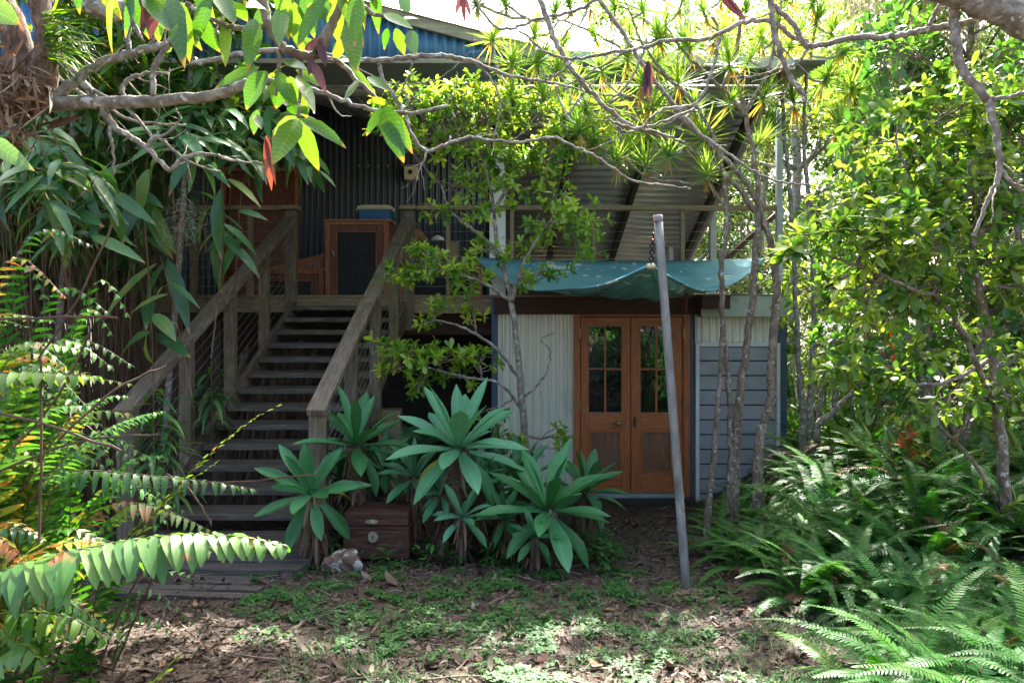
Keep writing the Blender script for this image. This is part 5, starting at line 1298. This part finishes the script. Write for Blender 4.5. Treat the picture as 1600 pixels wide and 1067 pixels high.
# explicit hanging sprays at the handrail
sp_ = thing('bamboo_spray', 'hanging spray of long blue green bamboo leaves draped over the left handrail', 'bamboo', P(255,400,5.6))
L_ = Leaves(T_LANCE); b = MB(); random.seed(5)
for bx, by, tx, ty, wd in [(245,412,160,500,16),(258,412,225,468,20),(262,405,290,510,22),(265,440,300,480,10),(262,460,205,490,12),(235,465,228,510,18),(265,445,240,462,8),(238,490,268,530,22),(235,520,180,560,26),(230,522,222,570,20),(245,522,280,560,22),
   (205,255,130,300,18),(215,260,165,345,16),(205,300,240,325,18),(220,290,198,372,24),(235,310,248,400,26),(215,330,160,345,22),(210,340,188,380,16),(200,340,130,345,16),(240,320,258,395,18),(195,270,120,285,18),(232,265,215,330,22),(180,360,170,330,12),
   (345,295,330,395,22),(345,390,335,455,22),(340,360,372,408,16),(380,370,345,430,24),(310,300,345,320,14),(355,280,395,320,12),(372,330,410,345,12),(350,350,400,400,14)]:
    D = 5.6; a = P(bx,by,D+random.uniform(-.15,.15)); e = P(tx,ty,D-.1+random.uniform(-.15,.15))
    L_.add(a, (e-a)+Vector((0,0,.25*(e-a).length)), Vector((random.uniform(-.4,.4),-.7,.8)), (e-a).length*1.08, wd*1.1/F*D, .55)
for pts in ([(300,620),(280,520),(262,440),(250,400)], [(240,600),(235,470),(225,340),(205,250)], [(330,560),(345,420),(350,330),(345,280)]):
    q, rr = smooth_path(PT(pts, 5.6), [.006,.005,.004,.003], 6); b.tube(q, rr, 5)
b.build('canes', M['cane'], sp_); L_.build('leaves', M['lf_bamboo'], sp_)
L_ = Leaves(T_SPEAR)
for k in range(260):
    c = P(random.gauss(288,16), random.gauss(345,22), 5.5); a = random.uniform(0,6.28); L_.add(c, (math.cos(a), random.uniform(-.4,.4), math.sin(a)*.8-.5), rv(), random.uniform(.05,.12), .0025, random.uniform(-1,1))
tag(L_.build('seed_plume', M['lf_plume']), 'pale feathery dry seed plume hanging among the bamboo leaves', 'seed plume')

# ------------------------------------------------------------------ ferns
def fern_mesh(name, seed, nf, L0, npair, plen, pw, matl, spread=(25,75), droop=(60,130), rb=None):
    random.seed(seed); t = thing(name, None, 'fern', (0,0,0)); Lf = Leaves(T_PINNA); s = MB()
    for k in range(nf):
        a = 6.283*k/nf+random.uniform(-.3,.3)
        base = Vector((random.gauss(0,.08), random.gauss(0,.08), -.03))
        pinnate(Lf, s, arc(base, a, L0*random.uniform(.65,1.15), R(random.uniform(*spread)), R(random.uniform(*droop)), 6), npair, plen*random.uniform(.85,1.1), pw, 78, .35, None if rb is None else random.uniform(*rb), (.45,1,.12), .1, fold=.12, rad=.0035, jitter=.05)
    Lf.build('fronds', matl, t); s.build('stalks', M['fernstalk'], t)
    return t
fv = [fern_mesh('sword_fern', 200+i, 42, .78, 46, .062, .0128, M['lf_fern']) for i in range(3)]
fern_spots = [(1130,812),(1200,800),(1170,760),(1110,770),(1260,770),(1330,760),(1240,830),(1310,830),(1390,800),(1450,780),(1500,820),(1560,840),(1370,900),(1430,900),(1500,900),(1570,920),(1420,990),(1490,1000),(1560,1020),(1620,980),(1640,880),(1400,1040),(1480,1070),(1560,1090),(1290,745),(1390,745),(1460,740),(1540,760),(1620,790),(1215,745),(1150,740),(1360,850),(1290,880),(1440,850),(1215,705),(1270,710),(1330,700),(1390,705),(1450,700),(1510,710),(1570,700),(1180,720),(1120,735),(1240,760),(1180,790),(1090,800),(1250,800),(1300,790),(1360,815),(1420,830),(1095,755),(1260,680),(1300,670),(1360,680),(1420,680),(1490,690),(1240,740),(1290,700),(1350,760),(1320,735),(1200,830),(1230,870),(1280,860),(1150,775),(1140,830),(1640,1080)]
def fern_lab(px, py):
    return None
random.seed(33); used = [0]*3
for i, (px, py) in enumerate(fern_spots):
    px += 45
    g = GP(px, min(py+70, 1150)); v = i % 3
    o = fv[v] if not used[v] else copy_tree(fv[v]); used[v] = 1
    o.location = (g.x, g.y, GN(g.x, g.y)); o.rotation_euler = (random.uniform(-.15,.15), random.uniform(-.2,.1), random.uniform(0,6.28)); s = random.uniform(.78,1.05)*(.78 if g.y < 4.5 else 1.15 if px > 1260 else .72); o.scale = (s,s,s)
    near = g.y < 3.9
    tag(o, 'arching green sword fern catching sun in the near right corner' if near else 'dark green sword fern in the shaded bank right of the path', 'fern', 'sunlit sword ferns in the near right corner' if near else 'shaded sword ferns right of the path')
# named long frond reaching over the path
t = thing('sword_fern', 'sword fern with long pale tipped fronds arching out over the right path edge', 'fern', GP(1440,900)); Lf = Leaves(T_PINNA); s = MB(); random.seed(4)
for pts, D in (([(1440,900),(1425,868),(1380,858),(1330,868),(1285,888),(1248,918)], 4.1), ([(1470,960),(1450,920),(1400,910),(1350,925),(1325,950)], 3.9), ([(1620,960),(1590,900),(1560,880),(1530,878),(1500,885)], 3.4), ([(1520,1060),(1480,990),(1450,970),(1400,1000),(1372,1040)], 3.4), ([(1600,1040),(1570,960),(1520,955),(1480,985)], 3.2), ([(1390,860),(1430,800),(1420,740),(1400,730),(1370,750)], 4.6)):
    pinnate(Lf, s, PT(pts, D), 42, .062, .014, 78, .5, None, (.5,1,.25), .1, fold=.0)
Lf.build('fronds', M['lf_fern'], t); s.build('stalks', M['fernstalk'], t)

# large foreground ferns at left, with explicit fronds
def big_fern(label, base, fr, seed, D, matl, dead=()):
    random.seed(seed); t = thing('sword_fern', label, 'fern', base); Lf = Leaves(T_PINNAB); s = MB()
    for pts, dd, npair, pl, pw, droop, r in fr:
        pinnate(Lf, s, PT(pts, D+dd), npair, pl/F*(D+dd), pw*.62/F*(D+dd), 75, droop, r, (.75,1,.22), .03, fold=-.25 if droop > .5 else .05, rad=.0035, jitter=.10)
    for pts, dd in dead:
        sp, rr = smooth_path(PT(pts, D+dd), [.004]*len(pts), 5, .002); s.tube(sp, rr, 5, False)
    Lf.build('fronds', matl, t, wave=.03); s.build('stalks', M['fernstalk'], t)
    return t
FD = 2.1
big_fern('big sword fern at the lower left with a long curled frond across the stair foot', (X(-60,FD),FD,GN(-1.5,FD)),
  [([(-120,940),(-20,900),(80,868),(180,848),(280,835),(370,838),(448,852)], 0, 32, 105, 50, .9, .42),
   ([(-60,590),(20,582),(80,582),(120,586),(160,588)], .1, 12, 42, 26, .8, .55),
   ([(180,1180),(225,1090),(255,1050),(275,1030),(288,1018)], -.2, 9, 36, 24, .3, .6),
   ([(-100,1000),(0,960),(90,960),(150,985),(170,1010)], .1, 11, 60, 30, .9, .45),
   ([(-60,1080),(10,1020),(40,1010),(70,1040)], -.1, 8, 60, 32, .8, .5)], 1, FD, M['lf_fernyel'], 
  [([(-40,500),(80,496),(185,497)], 0), ([(60,850),(66,700),(62,560)], .1), ([(-30,640),(60,660),(190,705)], 0), ([(90,690),(180,610),(262,571)], .2),([(-10,740),(120,690),(250,678)],.2),([(20,700),(90,620),(140,520)],.3),([(60,560),(120,470),(175,350)],.5)])
FE = 2.7
big_fern('tattered sword fern in front of the stairs with a long thin frond pointing up right', (X(150,FE),FE,GN(-1.4,FE)),
  [([(200,860),(260,780),(300,735),(350,690),(395,655),(442,630)], 0, 19, 26, 17, .3, .62),
   ([(60,745),(130,735),(200,740),(260,745),(330,752),(402,765)], 0, 22, 44, 17, 1.0, .15),
   ([(190,850),(240,800),(290,755),(320,735),(342,720)], .2, 18, 34, 13, .2, .5),
   ([(60,760),(120,700),(170,668),(215,650),(256,642)], -.2, 24, 38, 10, .9, .3),
   ([(40,760),(90,680),(130,635),(165,620),(200,618)], -.1, 22, 34, 11, .9, .3),
   ([(150,830),(200,790),(240,790),(290,810),(330,830)], .2, 16, 40, 15, .6, .55),
   ([(140,960),(190,860),(240,840),(300,850),(350,870)], .3, 16, 40, 15, .6, .6)], 2, FE, M['lf_fernyel'],
  [([(150,1060),(190,950),(240,860)], 0),([(170,1060),(205,980),(240,900)], .3),([(330,820),(300,770),(260,740)],.1),([(200,765),(330,755),(490,742)],.3)])
random.seed(71)
def filler(label, x0, x1, y0, y1, bx, by, n, D, seed, matl, pl=(34,60)):
    random.seed(seed); fr = []
    for k in range(n):
        tx, ty = random.uniform(x0,x1), random.uniform(y0,y1); b0 = (random.uniform(*bx), random.uniform(*by)); dd = random.uniform(-.25,.5)
        mx_, my_ = b0[0]*.35+tx*.65, min(b0[1]*.4+ty*.6, ty-random.uniform(-20,70))
        L = math.hypot(tx-b0[0], ty-b0[1])
        if L < 120: continue
        q = random.uniform(*pl)
        fr.append(([b0, ((b0[0]+mx_)/2-10,(b0[1]+my_)/2), (mx_,my_), (tx,ty)], dd, int(L/13), q, q*random.uniform(.28,.40), random.uniform(.2,1.0), random.random()))
    return big_fern(label, (X(sum(bx)/2,D), D, GN(X(sum(bx)/2,D),D)), fr, seed, D, matl)
filler('yellowing sword fern glowing in sun at the left edge, middle height', -60, 150, 380, 640, (-260,-40), (800,1000), 17, 2.7, 81, M['lf_fernyel'])
filler('bushy sword fern with brown spotted fronds at the left edge below the bamboo', -40, 220, 560, 760, (-220,30), (900,1100), 20, 2.9, 82, M['lf_fernyel'])
filler('shaded green sword fern between the left edge and the stair foot', 20, 300, 700, 860, (-60,140), (930,1080), 18, 3.3, 83, M['lf_fern'], (28,46))
filler('low sword fern at the bottom left corner', -60, 200, 830, 1010, (-260,-20), (1080,1250), 22, 2.3, 84, M['lf_fernyel'], (40,70))
filler('mixed green sword fern with thin fronds in front of the boardwalk', 90, 330, 850, 1030, (0,170), (1080,1200), 16, 2.8, 85, M['lf_fern'], (26,44))
filler('dense dark sword fern behind the sunny ferns at the left edge', -40, 210, 480, 800, (-160,90), (880,1050), 26, 3.4, 86, M['lf_fern'], (30,50))

# ------------------------------------------------------------------ strap leaved plants under the right trees
def strap_plant(label, c, n, L0, wd, matl, seed, group=None, rise=(35,80), name='strap_plant', cat='plant'):
    random.seed(seed); t = thing(name, label, cat, c, group); L_ = Leaves(T_STRAP)
    for k in range(n):
        a = random.uniform(0,6.28); e = R(random.uniform(*rise)); d = Vector((math.cos(a)*math.cos(e), math.sin(a)*math.cos(e), math.sin(e)))
        L_.add(Vector(c)+Vector((random.gauss(0,.06),random.gauss(0,.06),0)), d, Vector((-math.cos(a)*math.sin(e), -math.sin(a)*math.sin(e), math.cos(e))), L0*random.uniform(.6,1.1), wd*random.uniform(.8,1.2), random.uniform(.4,1.4))
    L_.build('leaves', matl, t); return t
for i, (px, D) in enumerate([(1420,6.3),(1470,6.6),(1510,6.2),(1560,6.5),(1600,6.1),(1445,7.1),(1540,7.2),(1390,6.9)]):
    gx = X(px,D); strap_plant('yellow green strap leaved clump glowing under the right shrub', (gx,D,GN(gx,D)), 34, .62, .06, M['lf_brom'], 300+i, 'strap leaved clumps under the right shrub')
for i, (px, D) in enumerate([(1255,9.3),(1300,8.7),(1345,8.2),(1240,10.2),(1330,9.6),(1400,9.0)]):
    gx = X(px,D); strap_plant('dark green grassy clump by the forked trunks', (gx,D,GN(gx,D)), 70, 1.15, .03, M['lf_glossy'], 320+i, 'grassy clumps by the forked trunks', (45,85))
L_ = Leaves(T_STRAP); random.seed(12)
for k in range(70):
    c = P(1418+random.gauss(0,9), 690+random.gauss(0,12), 6.0) if k < 40 else P(1395+random.gauss(0,8), 570+random.gauss(0,30), 6.2); L_.add(c, rv(), rv(), random.uniform(.04,.09), .010, .3)
t = thing('red_flower_plant', 'red spidery flower spike among the dark ferns at right', 'flower', (X(1415,6), 6.0, GN(X(1415,6),6)))
L_.build('petals', M['lf_red'], t)
b = MB(); b.tube(smooth_path([(X(1415,6),6.0,GN(X(1415,6),6)), P(1420,720,6.0), P(1416,640,6.1), P(1396,560,6.2)],[.006,.005,.004,.003],5)[0], .005, 5); b.build('stem', M['fernstalk'], t)
# palm-like seedlings among the wires
for i, (px, D, py) in enumerate([(262,5.35,655),(330,6.4,560),(240,5.2,610)]):
    random.seed(410+i); c = P(px,py+60,D); t = thing('palm_seedling', ['blue green leafy seedling behind the lowest left stair post','blue green leafy seedling behind the middle left handrail wires','small bright seedling beside the lower left handrail'][i], 'seedling', (c.x,c.y,GN(c.x,c.y))); L_ = Leaves(T_LANCE); b = MB()
    b.tube(smooth_path([(c.x,c.y,GN(c.x,c.y)), c, c+Vector((0,0,.3))],[.006,.005,.003],5)[0], .005, 5); b.build('stem', M['cane'], t)
    for k in range(38): 
        a = random.uniform(0,6.28); L_.add(c+Vector((0,0,random.uniform(-.3,.3))), (math.cos(a),math.sin(a),random.uniform(-.2,.6)), (0,0,1), random.uniform(.2,.38), .04, random.uniform(.7,1.6))
    L_.build('leaves', M['lf_bamboo'], t)

# ------------------------------------------------------------------ leaf litter and ground cover
def scatter_litter():
    n = 60000
    r = np.random.default_rng(5)
    D = 2.2+ (r.random(n)**1.5)*7.2; x = (r.random(n)*2-1)*(D*.70+.3)
    L_ = Leaves(T_SPEAR4)
    for i in range(n):
        X_, Y_ = float(x[i]), float(D[i])
        a = r.uniform(0,6.283); s = float(r.gamma(2.4,.0105)+.010); z = GN(X_,Y_)+r.uniform(.002,.016)
        L_.add((X_,Y_,z), (math.cos(a),math.sin(a),r.normal(0,.18)-.147*math.sin(a)), (r.normal(0,.35),r.normal(0,.35)+.1,1), s, s*r.uniform(.16,.45), r.uniform(-1.2,1.2), float(min(1,max(0,r.beta(1.6,1.9)))))
    tag(L_.build('leaf_litter', M['lf_litter']), 'dry brown and grey leaf litter covering the path', 'leaf litter', kind='stuff')
scatter_litter()
def weeds():
    r = np.random.default_rng(8); L_ = Leaves(T_TINY); patches = []
    for k in range(330):
        D = r.uniform(2.6,5.7) if r.random() < .6 else r.uniform(3.4,4.9)
        x = r.uniform(-.36,.42)*D+.05
        if r.random() < .5 and (math.sin(x*3.1+1)+math.sin(D*4.3+x*2)) < -.2: continue
        if D > 5.0 and x > .3: continue
        patches.append((x,D,r.uniform(.02,.13)))
    for (x,D,rad) in patches:
        for k in range(int(16+rad*240)):
            a = r.uniform(0,6.283); q = rad*math.sqrt(r.random()); px, py = x+q*math.cos(a), D+q*math.sin(a)
            h = r.uniform(.006,.05)*(1-.5*q/rad); z = GN(px,py)+h; a2 = r.uniform(0,6.28); rr = r.random()
            for j in range(3):
                aa = a2+j*2.09; s = r.uniform(.012,.026)
                L_.add((px,py,z), (math.cos(aa),math.sin(aa),r.uniform(-.1,.4)), (0,0,1), s, s*.62, .4, float(min(1,max(0,rr+r.uniform(-.15,.15)))))
    tag(L_.build('ground_cover', M['lf_weed']), 'small green creeping weeds in patches on the path', 'ground cover', kind='stuff')
    L_ = Leaves(T_SPEAR)
    for k in range(90):
        D = r.uniform(2.6,4.6); x = r.uniform(-.3,.42)*D
        for j in range(22):
            a = r.uniform(0,6.28); L_.add((x+r.normal(0,.04),D+r.normal(0,.04),GN(x,D)), (math.cos(a)*.6,math.sin(a)*.6,r.uniform(.3,1.2)), (0,0,1), r.uniform(.04,.12), .005, r.uniform(.2,1.2), r.random())
    tag(L_.build('grass', M['lf_weed']), 'sparse green grass tufts between the fallen leaves', 'grass', kind='stuff')
weeds()
random.seed(90)
b = MB()
for k in range(170):
    D = random.uniform(2.6,7.5); x = random.uniform(-.4,.45)*D; a = random.uniform(0,3.14); L = random.uniform(.06,.35); z = GN(x,D)+.014
    d = Vector((math.cos(a),math.sin(a),-.147*math.sin(a))); p = Vector((x,D,z)); sp, rr = smooth_path([p-d*L/2, p+rv(.008), p+d*L/2], [.004,.0035,.002], 3); b.tube(sp, rr, 5)
tag(b.build('fallen_twigs', M['twig']), 'thin fallen twigs strewn among the leaf litter', 'twigs', kind='stuff')
random.seed(95)
for i in range(26):
    px = random.uniform(515,960); D = random.uniform(4.95,5.9); gx = X(px,D); gz = GN(gx,D)
    t = thing('weed_plant', 'small dark leafy weed growing among the agave stems', 'weed', (gx,D,gz), 'leafy weeds among the agaves'); L_ = Leaves(T_OVATE)
    for k in range(26):
        a = random.uniform(0,6.28); h = random.uniform(.02,.16); L_.add((gx+random.gauss(0,.05),D+random.gauss(0,.05),gz+h), (math.cos(a),math.sin(a),random.uniform(-.2,.5)), (0,0,1), random.uniform(.05,.10), random.uniform(.018,.03), .5)
    L_.build('leaves', M['lf_weed'], t)
# a few large curled leaves and a bark strip
def big_leaf(label, px, py, Ln, wd, ang, m='lf_litter', r=.7):
    g = GP(px,py); L_ = Leaves(T_LANCE); L_.add((g.x,g.y,GN(g.x,g.y)+.022), (math.cos(ang),math.sin(ang),.05), (.2,-.1,1), Ln, wd, .7, r); tag(L_.build('fallen_leaf', M[m]), label, 'leaf')
big_leaf('long pale bark strip lying on the weeds in front of the agaves', 655, 864, .33, .03, .02, r=.99)
big_leaf('pale fallen leaf beside the foot of the steel pole', 1062, 932, .09, .05, 1.2, r=.9)
big_leaf('curved tan fallen leaf on the weeds in the middle of the path', 782, 905, .16, .035, -.4, r=.88)
big_leaf('dark red fallen leaf near the bottom of the path', 835, 1045, .13, .05, .3, 'lf_dead', .5)
big_leaf('round pale fallen leaf at the bottom middle in the sun', 925, 1052, .08, .06, 1.0, r=.9)
big_leaf('orange fallen leaf lying before the big low agave', 955, 875, .12, .025, .9, r=.955)

# ------------------------------------------------------------------ background trees
def bg_tree(seed, H, n, leaf, matl, bark, spreadx=1.6, low=.25):
    random.seed(seed); t = thing('tree', None, 'tree', (0,0,0)); b = MB(); anchors = []
    top = Vector((random.uniform(-.4,.4), random.uniform(-.4,.4), H*.93))
    sp, rr = smooth_path([Vector((0,0,-.2)), top*.3+rv(.12), top*.65+rv(.2), top], [.011*H,.009*H,.007*H,.003*H], 6, .01); b.tube(sp, rr, 9); anchors = list(zip(sp, rr))
    L_ = Leaves(T_CARD); tw = MB()
    for k in range(26):
        f = random.uniform(low,1); i = int(f*(len(sp)-1)); a = random.uniform(0,6.28); ex = spreadx*(1-.5*abs(f-.6))*random.uniform(.4,1.1)
        e = sp[i]+Vector((math.cos(a)*ex, math.sin(a)*ex, random.uniform(.1,.25)*H*.5))
        q, r2 = smooth_path([sp[i], sp[i].lerp(e,.5)+rv(.12), e], [rr[i]*.55, rr[i]*.35, .008], 5, .01); tw.tube(q, r2, 6)
        for c in range(3):
            cc = q[random.randrange(len(q)//2, len(q))]+rv(.22); rb = random.random(); rad = random.uniform(.25,.6)
            m_ = n//78
            for j in range(m_):
                v = unit(rv())*rad*(random.random()**.45); v.z *= .7
                L_.add(cc+v, unit(rv()+Vector((0,0,-.3))), Vector((0,0,1))+rv(.5), leaf*random.uniform(.6,1.25), leaf*random.uniform(.3,.5), .3, min(1,max(0,rb+random.uniform(-.25,.25))))
    b.build('trunk', bark, t, True); tw.build('branches', bark, t, True); L_.build('crown', matl, t, smooth=False)
    return t
bv = [bg_tree(500, 9, 11000, .115, M['lf_bg'], M['bark_pale'], 2.0, .12), bg_tree(501, 7.5, 11000, .12, M['lf_bg'], M['bark_brown'], 1.9, .08), bg_tree(502, 11, 9000, .13, M['lf_bg'], M['bark_pale'], 2.2, .25)]
spots = []
rr = random.Random(77)
spots += [(5.6,10.6,1),(7.3,11.5,0),(4.8,13.5,2),(6.6,14.2,1),(9.2,13.4,0),(3.4,15.5,2),(5.4,17.5,0),(8.4,17,2),(11.5,17,1),(2.6,19,0),(4.4,21.5,2),(7,22,0),(10.5,22,1),(14,21,2),(1.2,23,1),(5.6,27,0),(9,28,2),(13,28,0),(17,27,1),(2.8,28,2),(7.6,8.2,1),(9.2,9.6,2),(6.5,6.8,1)]
left_spots = [(-6.6,9.6,1),(-8.0,8.0,0),(-9.5,10.5,2),(-5.6,7.4,1),(-6.6,6.0,0),(-12,13,1)]
spots += [(5.2,8.9,1),(6.2,9.0,0),(8.1,7.0,0),(7.0,5.6,1)]
spots += [(5.0,16,0),(6.8,18.5,1),(9.5,19.5,0),(12.5,20,2),(3.9,18.2,1),(5.2,24,0),(8.2,25,1),(11.5,25,0),(15,24,1),(4.0,30,0),(7.2,32,1),(11,33,0),(15,32,2),(19,31,0)]
rear_spots = [(-3.6,-9.5,1),(0.6,-11,1),(4.2,-9.2,0),(-7,-12,1),(8.5,-11.5,1)]
usedb = [0]*3
def put_tree(x, y, v, lab, grp, s):
    o = bv[v] if not usedb[v] else copy_tree(bv[v]); usedb[v] = 1
    o.location = (x, y, GN(x,y)); o.rotation_euler = (0,0,rr.uniform(0,6.28)); o.scale = (s,s,s*rr.uniform(.9,1.15)); tag(o, lab, 'tree', grp)
for x, y, v in spots: put_tree(x, y, v, 'leafy bush tree with thin trunk in the bright thicket beyond the house', 'bush trees behind the house on the right', rr.uniform(.75,1.1))
for x, y, v in left_spots: put_tree(x, y, v, 'leafy bush tree in the thicket behind the bamboo', 'bush trees behind the bamboo', rr.uniform(.6,.85))
for x, y, v in rear_spots: put_tree(x, y, v, 'leafy bush tree behind the viewpoint mirrored in the door panes', 'bush trees mirrored in the door panes', rr.uniform(.55,.7))
# tree with pale hanging needles, top right
random.seed(61); D = 9.0; gx = X(1440,D)
t = thing('weeping_tree', 'tree with pale drooping needle like foliage at the top right', 'tree', (gx,D,GN(gx,D))); b = MB(); L_ = Leaves(T_STRAP)
sp, r_2 = smooth_path([(gx,D,GN(gx,D)-.1), P(1440,400,D), P(1420,150,D), P(1400,-80,D), P(1390,-200,D)], [.09,.08,.06,.05,.03], 6, .01); b.tube(sp, r_2, 8)
for k in range(40):
    c = P(random.uniform(1270,1520), random.uniform(-120,30), D+random.uniform(-.5,.6)); q, r3 = smooth_path([sp[-6], sp[-6].lerp(c,.6)+Vector((0,0,.25)), c], [.015,.01,.004], 5); b.tube(q, r3, 5)
    for j in range(60): L_.add(c+rv(.14), (random.gauss(0,.16),random.gauss(0,.16),-1), rv(), random.uniform(.25,.6), .006, random.uniform(-.3,.3))
b.build('trunk', M['bark_pale'], t, True); L_.build('foliage', M['lf_plume'], t)
# broad hanging leaves of a climber on the right trunks
random.seed(62); D = 8.2; t = thing('climber', 'broad dark green climber leaves hanging below the weeping tree', 'climber', (X(1370,D),D,GN(X(1370,D),D))); b = MB(); L_ = Leaves(T_OVATE)
sp, r_2 = smooth_path([(X(1375,D),D,GN(X(1375,D),D)), P(1375,420,D), P(1370,200,D), P(1385,40,D)], [.02,.018,.014,.008], 7, .015); b.tube(sp, r_2, 6)
for k in range(120):
    q = random.choice(sp[4:])+rv(.16); L_.add(q, (random.gauss(0,.5),-.4,-.8), (random.gauss(0,.4),-1,.5), random.uniform(.14,.28), random.uniform(.08,.14), .5)
b.build('stem', M['bark_brown'], t, True); L_.build('leaves', M['lf_glossy'], t)
